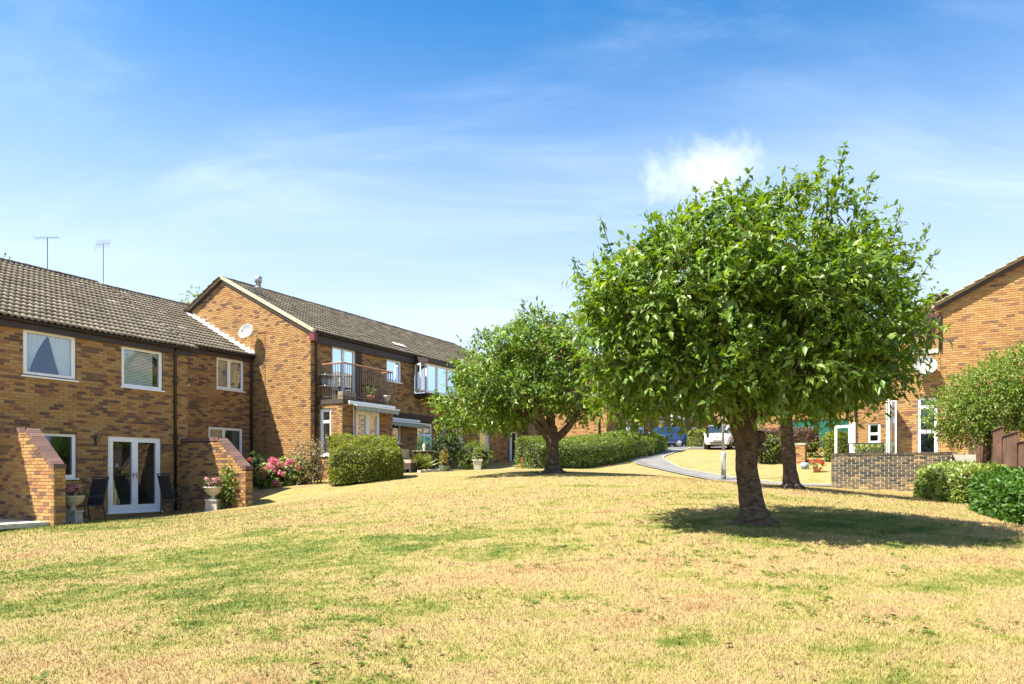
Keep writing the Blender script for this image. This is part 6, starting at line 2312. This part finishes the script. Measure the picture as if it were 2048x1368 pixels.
# =============================================================== corner by the arched doors: chair and red flowers
def far_corner():
    x, y, g = ground_at(1060, 29.5)
    t = thing('garden_chair', 'pale metal garden chair against the dark end of the long hedge', 'chair', (x, y, g))
    m = MB()
    m.box(-0.25, 0.25, -0.22, 0.22, 0.40, 0.44, fn=lambda a, b, c: (x + a, y + b, g + c))
    m.build('seat', 'dish_grey', t)
    m = MB()
    m.hexa([(x - .24, y + .20, g + .45), (x + .24, y + .20, g + .45), (x + .24, y + .22, g + .45), (x - .24, y + .22, g + .45), (x - .2, y + .30, g + .82), (x + .2, y + .30, g + .82), (x + .2, y + .32, g + .82), (x - .2, y + .32, g + .82)])
    m.build('backrest', 'dish_grey', t)
    for sx in (-1, 1):
        for sy in (-1, 1):
            m = MB()
            m.tube([(x + sx * .26, y + sy * .24, g), (x + sx * .22, y + sy * .2, g + .40)], 0.015, 5)
            m.build('leg', 'dish_grey', t)
        m = MB()
        m.tube([(x + sx * .26, y - .2, g + .42), (x + sx * .28, y - .2, g + .62), (x + sx * .28, y + .26, g + .64)], 0.014, 5)
        m.build('arm', 'dish_grey', t)
    x, y, g = ground_at(1050, 28.6)
    pot('low bowl of red flowers beside the pale garden chair', (x, y, g), [(0.14, 0), (0.22, 0.16), (0.23, 0.18)], 'terracotta', name='flower_bowl')
    plant_in('red_flowers', 'mound of red flowers in the bowl beside the garden chair', (x, y, g + 0.18), [(0, 0, 0.06, 0.22, 0.2, 0.14)], 50, 5, 0.07, 'leaf_privet', cat='flowers', core=False,
             blooms=[(0.17 * math.cos(a), 0.15 * math.sin(a), 0.12 + 0.05 * (k % 2)) for k, a in enumerate(np.linspace(0, 5.6, 8))], bloom_mat='petal_red', bloom_r=0.07)


far_corner()

# =============================================================== garden below the garages
t = thing('planter_wall', 'low brick planter wall with a square end pier below the purple hedge', 'wall', AT(1600, 33, 0.4))
WP = Wall('v', 23.3, -1)
brick_wall(WP, t, lambda z: [(11.7, 12.6), (13.95, 14.75)], 0.0, 1.30, (), seed=40.0, dark=0.12, n_parts=200)
WPs = Wall('u', 14.75, 1)
brick_wall(WPs, t, lambda z: [(23.3, 24.1)], 0.0, 1.30, (), seed=41.0, dark=0.2, n_parts=0)
mb = MB()
mb.hexa([P(23.31, 11.7, 0.1), P(24.05, 11.7, 0.1), P(24.05, 14.74, 0.1), P(23.31, 14.74, 0.1), P(23.31, 11.7, 1.28), P(24.05, 11.7, 1.28), P(24.05, 14.74, 1.28), P(23.31, 14.74, 1.28)])
mb.build('soil_fill', 'soil', t)
mb = MB()
mb.hexa([P(23.28, 13.93, 1.30), P(24.1, 13.93, 1.30), P(24.1, 14.78, 1.30), P(23.28, 14.78, 1.30), P(23.28, 13.93, 1.36), P(24.1, 13.93, 1.36), P(24.1, 14.78, 1.36), P(23.28, 14.78, 1.36)])
mb.build('capping', 'concrete', t)


def pv(u, v):
    return P(u, v)[:2]


zg = gz(*pv(23.8, 13.2))
hedge('purple_hedge', 'clipped purple-brown hedge on the planter wall', [pv(24.3, 11.3), pv(24.3, 13.0), pv(24.2, 15.2)], 0.9, 0.66, 5000, 0.085, 'leaf_purple', zoff=0.95)
q = P(23.0, 13.05)
shrub('trailing_shrub', 'bright green shrub spilling over the planter wall beside the straight trunk', q[:2], [(0, 0, 0.7, 0.6, 0.4, 0.55), (-0.5, 0, 1.1, 0.5, 0.4, 0.3), (0.4, 0, 0.45, 0.4, 0.35, 0.4), (0.3, 0, 1.05, 0.6, 0.4, 0.3)], 330, 7, 0.11, 'leaf_privet')
q = P(22.8, 15.9)
hedge('golden_hedge', 'rounded golden-green hedge in front of the green garage door', [pv(24.8, 15.6), pv(24.6, 16.6)], 1.4, 1.38, 6500, 0.10, 'leaf_hedge', top_round=0.4)
q = P(26.5, 14.7)
shrub('round_shrub', 'pale round shrub between the purple hedge and the golden hedge', q[:2], [(0, 0, 0.6, 0.7, 0.6, 0.65)], 330, 6, 0.10, 'leaf_hedge')
q = P(19.8, 15.6)
qg = gz(q[0], q[1])
pot('small terracotta pot left of the weathered patio wall', (q[0], q[1], qg), [(0.12, 0), (0.17, 0.22)], 'terracotta')
plant_in('red_flowers', 'orange-red flowers beside the left end of the weathered wall', (q[0], q[1], qg + 0.2), [(0, 0, 0.12, 0.28, 0.25, 0.2)], 60, 5, 0.08, 'leaf_privet', cat='flowers', core=False,
         blooms=[(0.22 * math.cos(a), 0.18 * math.sin(a), 0.2 + 0.06 * (k % 2)) for k, a in enumerate(np.linspace(0, 5.6, 7))], bloom_mat='petal_red', bloom_r=0.08)
q = P(21.0, 15.0)
qg = gz(q[0], q[1])
m = MB()
m.lathe([(0.10, 0), (0.17, 0.1), (0.18, 0.24), (0.14, 0.28)], (q[0], q[1], qg), 14)
tag(m.build('glazed_pot', 'slate_blue', None, True), 'blue-grey pot standing right of the brick pier', 'pot')
hedge('clipped_hedge', 'low bright hedge behind the patio under the small white window', [pv(21.5, 17.0), pv(21.6, 19.3)], 0.9, 1.05, 4000, 0.09, 'leaf_pale')


def bench():
    c = P(17.6, 17.5)
    g = gz(c[0], c[1]) + 0.05
    g = max(g, 0.30)
    t = thing('garden_bench', 'dark ornate metal bench behind the weathered patio wall', 'bench', (c[0], c[1], g))

    def X(a, o, z):
        p = P(17.6 + o, 17.5 + a)
        return (p[0], p[1], g + z)
    m = MB()
    for k in range(4):
        m.box(-0.6, 0.6, -0.2 + k * 0.1, -0.13 + k * 0.1, 0.42, 0.45, fn=X)
    m.build('seat', 'metal_dark', t)
    m = MB()
    m.box(-0.62, 0.62, 0.22, 0.26, 0.78, 0.83, fn=X)
    m.box(-0.62, 0.62, 0.22, 0.25, 0.50, 0.53, fn=X)
    for k in range(13):
        a = -0.57 + k * 0.095
        m.tube([X(a, 0.235, 0.52), X(a + (0.05 if k % 2 else -0.05), 0.235, 0.79)], 0.012, 5)
    m.build('backrest', 'metal_dark', t)
    for sx in (-1, 1):
        m = MB()
        m.tube([X(sx * 0.58, -0.2, 0), X(sx * 0.58, -0.2, 0.62), X(sx * 0.58, 0.22, 0.64)], 0.02, 6)
        m.build('arm_and_front_leg', 'metal_dark', t)
        m = MB()
        m.tube([X(sx * 0.58, 0.24, 0), X(sx * 0.58, 0.24, 0.8)], 0.02, 6)
        m.build('rear_leg', 'metal_dark', t)


bench()


# =============================================================== cars
def car(label, c, yaw, stations, paint, front, wheels, rad=0.30, spokes=8, group='cars in the parking court'):
    """stations: (x, half width, z sill, z belt, roof half width or 0, z roof); x from tail to nose"""
    t = thing('parked_car', label, 'car', c, group)
    ca, sa = math.cos(yaw), math.sin(yaw)

    def X(x, y, z):
        return (c[0] + x * ca - y * sa, c[1] + x * sa + y * ca, c[2] + z)
    body, glass = MB(), MB()
    rings = []
    for (x, w, zs, zb_, wr, zr) in stations:
        half = [(w * 0.86, zs), (w * 0.97, zs + 0.10), (w, zs + (zb_ - zs) * 0.50), (w * 0.985, zb_ - 0.06), (w * 0.93, zb_)]
        if wr:
            half += [(wr, zr - 0.06), (wr * 0.80, zr - 0.005), (0, zr)]
        else:
            half += [(w * 0.80, zb_ + 0.01), (w * 0.5, zr), (0, zr + 0.01)]
        rings.append([(x, a, b) for a, b in half] + [(x, -a, b) for a, b in half[::-1][1:]])
    n = len(rings[0])
    for i in range(len(rings) - 1):
        A_, B_ = rings[i], rings[i + 1]
        cabin = stations[i][4] and stations[i + 1][4]
        slope = bool(stations[i][4]) != bool(stations[i + 1][4])
        for k in range(n - 1):
            quad = [X(*A_[k]), X(*B_[k]), X(*B_[k + 1]), X(*A_[k + 1])]
            side = k in (4, n - 6)
            if (cabin and side):
                # side window between slim pillars
                body.face(quad)
                ce = [Vector(q) for q in quad]
                mid_ = sum(ce, Vector()) / 4
                out = Vector(X(mid_.x, 0, 0))
                s_ = 1 if k == 4 else -1
                off = Vector((-sa * s_, ca * s_, 0)) * 0.012
                glass.face([tuple(mid_ + (q - mid_) * 0.84 + off) for q in ce])
            elif slope and 4 <= k <= n - 6:
                body.face(quad)
                if 5 <= k <= n - 7:
                    ce = [Vector(q) for q in quad]
                    glass.face([tuple(q + Vector((0, 0, 0.010)) + Vector((ca, sa, 0)) * (0.012 if i > len(rings) / 2 else -0.012)) for q in ce])
            else:
                body.face(quad)
    body.face([X(*p) for p in rings[0]])
    body.face([X(*p) for p in rings[-1]][::-1])
    body.build('body', paint, t, True)
    glass.build('glazing', 'car_glass', t)
    mw = MB()
    for (x, y) in wheels:
        s_ = 1 if y > 0 else -1
        ax = Matrix(((ca, 0, -sa * s_), (sa, 0, ca * s_), (0, 1, 0))).to_3x3()
        o = X(x, y, rad)
        ar = MB()
        ar.lathe([(rad * 1.16, -0.20), (rad * 1.16, 0.012), (rad * 1.10, 0.016), (1e-6, 0.010)], X(x, y, rad + 0.02), 22, axis=ax)
        ar.build('wheel_arch', 'black_plastic', t)
        m = MB()
        m.lathe([(rad * 0.62, -0.10), (rad * 0.95, -0.10), (rad, -0.06), (rad, 0.015), (rad * 0.96, 0.045), (rad * 0.66, 0.045)], o, 22, axis=ax)
        wh = m.build('wheel', 'rubber', t, True)
        m = MB()
        m.lathe([(rad * 0.68, 0.0), (rad * 0.68, 0.050), (rad * 0.60, 0.040), (rad * 0.58, 0.018), (1e-6, 0.016)], o, 22, axis=ax)
        for k in range(spokes):
            a = 2 * math.pi * k / spokes
            d = ax @ Vector((math.cos(a), math.sin(a), 0))
            z_ = ax @ Vector((0, 0, 1))
            p0 = Vector(o) + z_ * 0.045
            m.tube([p0 + d * rad * 0.05, p0 + d * rad * 0.62], [0.030, 0.026], 5)
        m.build('rim', 'alloy', wh)
    front(t, X)
    return t


def panel(t, X, name, mat, x0, x1, y0, y1, z0, z1):
    m = MB()
    m.box(x0, x1, y0, y1, z0, z1, fn=X)
    return m.build(name, mat, t)


def blob(t, X, name, mat, c, r, axis='x', flat=0.35, seg=14):
    m = MB()
    ax = Matrix(((0, 0, 1), (1, 0, 0), (0, 1, 0)))
    prof = [(r * math.sin(math.pi * k / 8) + 1e-6, -r * flat * math.cos(math.pi * k / 8)) for k in range(9)]
    b = len(m.v)
    m.lathe(prof, (0, 0, 0), seg, axis=ax)
    m.v = [X(c[0] + p[0], c[1] + p[1], c[2] + p[2]) for p in m.v]
    return m.build(name, mat, t, True)


def mini_front(t, X):
    # small white car seen from the front
    for s in (-1, 1):
        blob(t, X, 'headlight', 'lens_clear', (1.62, s * 0.55, 0.72), 0.105)
        blob(t, X, 'fog_light', 'lens_clear', (1.70, s * 0.60, 0.50), 0.05)
        blob(t, X, 'wing_mirror', 'paint_white', (0.55, s * 0.90, 0.98), 0.10, flat=0.7)
        panel(t, X, 'mirror_stalk', 'paint_white', 0.52, 0.60, min(s * 0.72, s * 0.86), max(s * 0.72, s * 0.86), 0.90, 0.94)
    panel(t, X, 'lower_grille', 'black_plastic', 1.74, 1.785, -0.42, 0.42, 0.30, 0.39)
    panel(t, X, 'upper_trim', 'alloy', 1.735, 1.765, -0.30, 0.30, 0.655, 0.675)
    panel(t, X, 'number_plate', 'plate', 1.765, 1.785, -0.26, 0.26, 0.50, 0.61)
    panel(t, X, 'windscreen_wiper', 'black_plastic', 0.86, 0.90, -0.45, 0.10, 1.005, 1.02)
    blob(t, X, 'badge', 'lens_red', (1.745, 0, 0.72), 0.05)


FIAT = [(-1.70, 0.62, 0.36, 0.80, 0, 0.84), (-1.62, 0.74, 0.28, 0.95, 0, 0.98), (-1.25, 0.80, 0.22, 0.94, 0.62, 1.44), (-0.6, 0.815, 0.20, 0.93, 0.66, 1.53), (0.0, 0.815, 0.20, 0.91, 0.66, 1.53), (0.30, 0.815, 0.20, 0.91, 0.64, 1.48),
        (0.98, 0.80, 0.20, 0.88, 0, 0.95), (1.35, 0.78, 0.20, 0.84, 0, 0.91), (1.60, 0.72, 0.22, 0.72, 0, 0.80), (1.74, 0.58, 0.24, 0.58, 0, 0.66)]
fx, fy, fg = ground_at(1437, 44.5)
ang = math.atan2(-fy, -fx) - R(3)
car('small white hatchback facing the lawn beside the footpath', (fx, fy, fg + 0.02), ang, FIAT, 'paint_white', mini_front, [(1.08, 0.76), (1.08, -0.76), (-1.10, 0.76), (-1.10, -0.76)], 0.29, 10)


def blue_rear(t, X):
    for s in (-1, 1):
        blob(t, X, 'tail_light', 'lens_red', (-1.93, s * 0.70, 0.92), 0.15, flat=0.6)
        blob(t, X, 'wing_mirror', 'paint_blue', (0.72, s * 0.98, 1.02), 0.10, flat=0.7)
        panel(t, X, 'door_handle', 'black_plastic', -0.15, 0.08, min(s * 0.855, s * 0.885), max(s * 0.855, s * 0.885), 0.84, 0.87)
        panel(t, X, 'side_strip', 'alloy', -0.95, 1.0, min(s * 0.84, s * 0.872), max(s * 0.84, s * 0.872), 0.35, 0.37)
    panel(t, X, 'rear_bumper', 'black_plastic', -2.02, -1.93, -0.66, 0.66, 0.28, 0.42)
    panel(t, X, 'number_plate', 'plate', -2.00, -1.985, -0.26, 0.26, 0.60, 0.71)


HATCH = [(-1.98, 0.70, 0.34, 0.74, 0, 0.78), (-1.90, 0.82, 0.28, 0.92, 0, 0.98), (-1.62, 0.86, 0.24, 0.98, 0.58, 1.36), (-1.15, 0.87, 0.22, 0.98, 0.64, 1.47), (-0.3, 0.87, 0.22, 0.96, 0.66, 1.50), (0.35, 0.87, 0.22, 0.95, 0.64, 1.46),
         (0.60, 0.87, 0.22, 0.94, 0.62, 1.38), (1.10, 0.85, 0.22, 0.92, 0, 0.99), (1.60, 0.82, 0.22, 0.80, 0, 0.88), (1.90, 0.72, 0.24, 0.64, 0, 0.72), (2.0, 0.58, 0.26, 0.52, 0, 0.58)]
bx_, by_, bg_ = ground_at(1322, 52)
car('blue hatchback half hidden by the hedge at the end of the footpath', (bx_, by_, bg_ + 0.03), R(170), HATCH, 'paint_blue', blue_rear, [(1.25, 0.80), (1.25, -0.80), (-1.25, 0.80), (-1.25, -0.80)], 0.315, 10)
sx_, sy_, sg_ = ground_at(1506, 50)


def plain_front(t, X):
    for s in (-1, 1):
        blob(t, X, 'wing_mirror', 'paint_silver', (0.72, s * 0.98, 1.02), 0.10, flat=0.7)
        blob(t, X, 'tail_light', 'lens_red', (-1.93, s * 0.70, 0.92), 0.15, flat=0.6)


car('silver car behind the purple hedge, only its roof and windows showing', (sx_, sy_, sg_ + 0.03), R(188), HATCH, 'paint_silver', plain_front, [(1.25, 0.80), (1.25, -0.80), (-1.25, 0.80), (-1.25, -0.80)], 0.315, 10)
q = AT(1395, 49)
hedge('low_hedge', 'bright green shrubs between the blue and the white car', [AT(1396, 50.0)[:2], AT(1405, 49)[:2], AT(1420, 48.5)[:2]], 1.6, 1.25, 3800, 0.12, 'leaf_hedge', top_round=0.35)

# =============================================================== fallen leaves on the lawn
m = MB()
m.v = [(0, 0, 0.004), (0.025, 0.018, 0.016), (0.06, 0.0, 0.006), (0.025, -0.018, 0.014), (0.03, 0, 0.003)]
m.f = [(0, 4, 1), (1, 4, 2), (0, 3, 4), (4, 3, 2)]
m.t = [0.5] * 4
fl = m.mesh('fallen_leaf', 'dead_leaf')
LEAVES = [(rnd.uniform(150, 1950), rnd.uniform(1100, 1360)) for _ in range(45)]
for (px, py) in LEAVES + [(960, 1305), (1495, 1335), (1500, 1200), (1640, 1262), (1860, 1265), (748, 1190), (1835, 1232), (1150, 1210), (330, 1215), (905, 1131), (1795, 1237), (1060, 1215), (1300, 1185), (1630, 1361), (1560, 1155),
                 (1240, 1105), (1420, 1110), (1700, 1180), (1780, 1150), (560, 1330), (690, 1285), (250, 1262), (1120, 1140), (1545, 1355), (1655, 1138), (1350, 1275), (1043, 1315), (810, 1283), (1910, 1335), (1480, 1130)]:
    D = 6.0
    for _ in range(30):
        x = (px - 1024) / 1400 * D
        D = gz(x, D) / ((945 - py) / 1400.0) * 0.5 + D * 0.5
    x = (px - 1024) / 1400 * D
    s = rnd.uniform(0.5, 1.4)
    o = link('fallen_leaf', fl, None, None, Matrix.Translation((x, D, gz(x, D) + 0.022)) @ Matrix.Rotation(rnd.uniform(0, 6.28), 4, 'Z') @ Matrix.Rotation(rnd.uniform(-.4, .4), 4, 'X') @ Matrix.Scale(s, 4))
    tag(o, 'small curled brown leaf lying on the parched lawn', 'leaf', 'fallen leaves on the lawn')


# =============================================================== low weeds in the turf
def weeds():
    n = 1500
    D = 3.8 * (14.0 / 3.8) ** rng.random(n)
    X = (rng.random(n) - 0.5) * 1.6 * D
    keep = np.array([nz3(x * 0.8, d * 0.8, 3.3) > 0.08 for x, d in zip(X, D)])
    X, D = X[keep], D[keep]
    m = 9
    X, D = np.repeat(X, m), np.repeat(D, m)
    X = X + rng.normal(size=len(X)) * 0.035
    D = D + rng.normal(size=len(D)) * 0.035
    pos = np.stack([X, D, gz_arr(X, D) + 0.006], 1)
    a = rng.random(len(X)) * 6.283
    ax = np.stack([np.cos(a), np.sin(a), 0.35 + 0.3 * rng.random(len(X))], 1)
    v, f = leaf_geo(pos, ax, np.tile([0, 0, 1.0], (len(X), 1)) + rng.normal(size=(len(X), 3)) * 0.2, 0.035 * (0.6 + rng.random(len(X))), 0.55)
    o = link('lawn_weeds', np_mesh('lawn_weeds', v, f, np.repeat(rng.random(len(X)) * 0.8, 4), 'leaf_privet'), None, 'stuff')
    tag(o, 'low green weeds scattered through the parched lawn', 'weeds')


weeds()
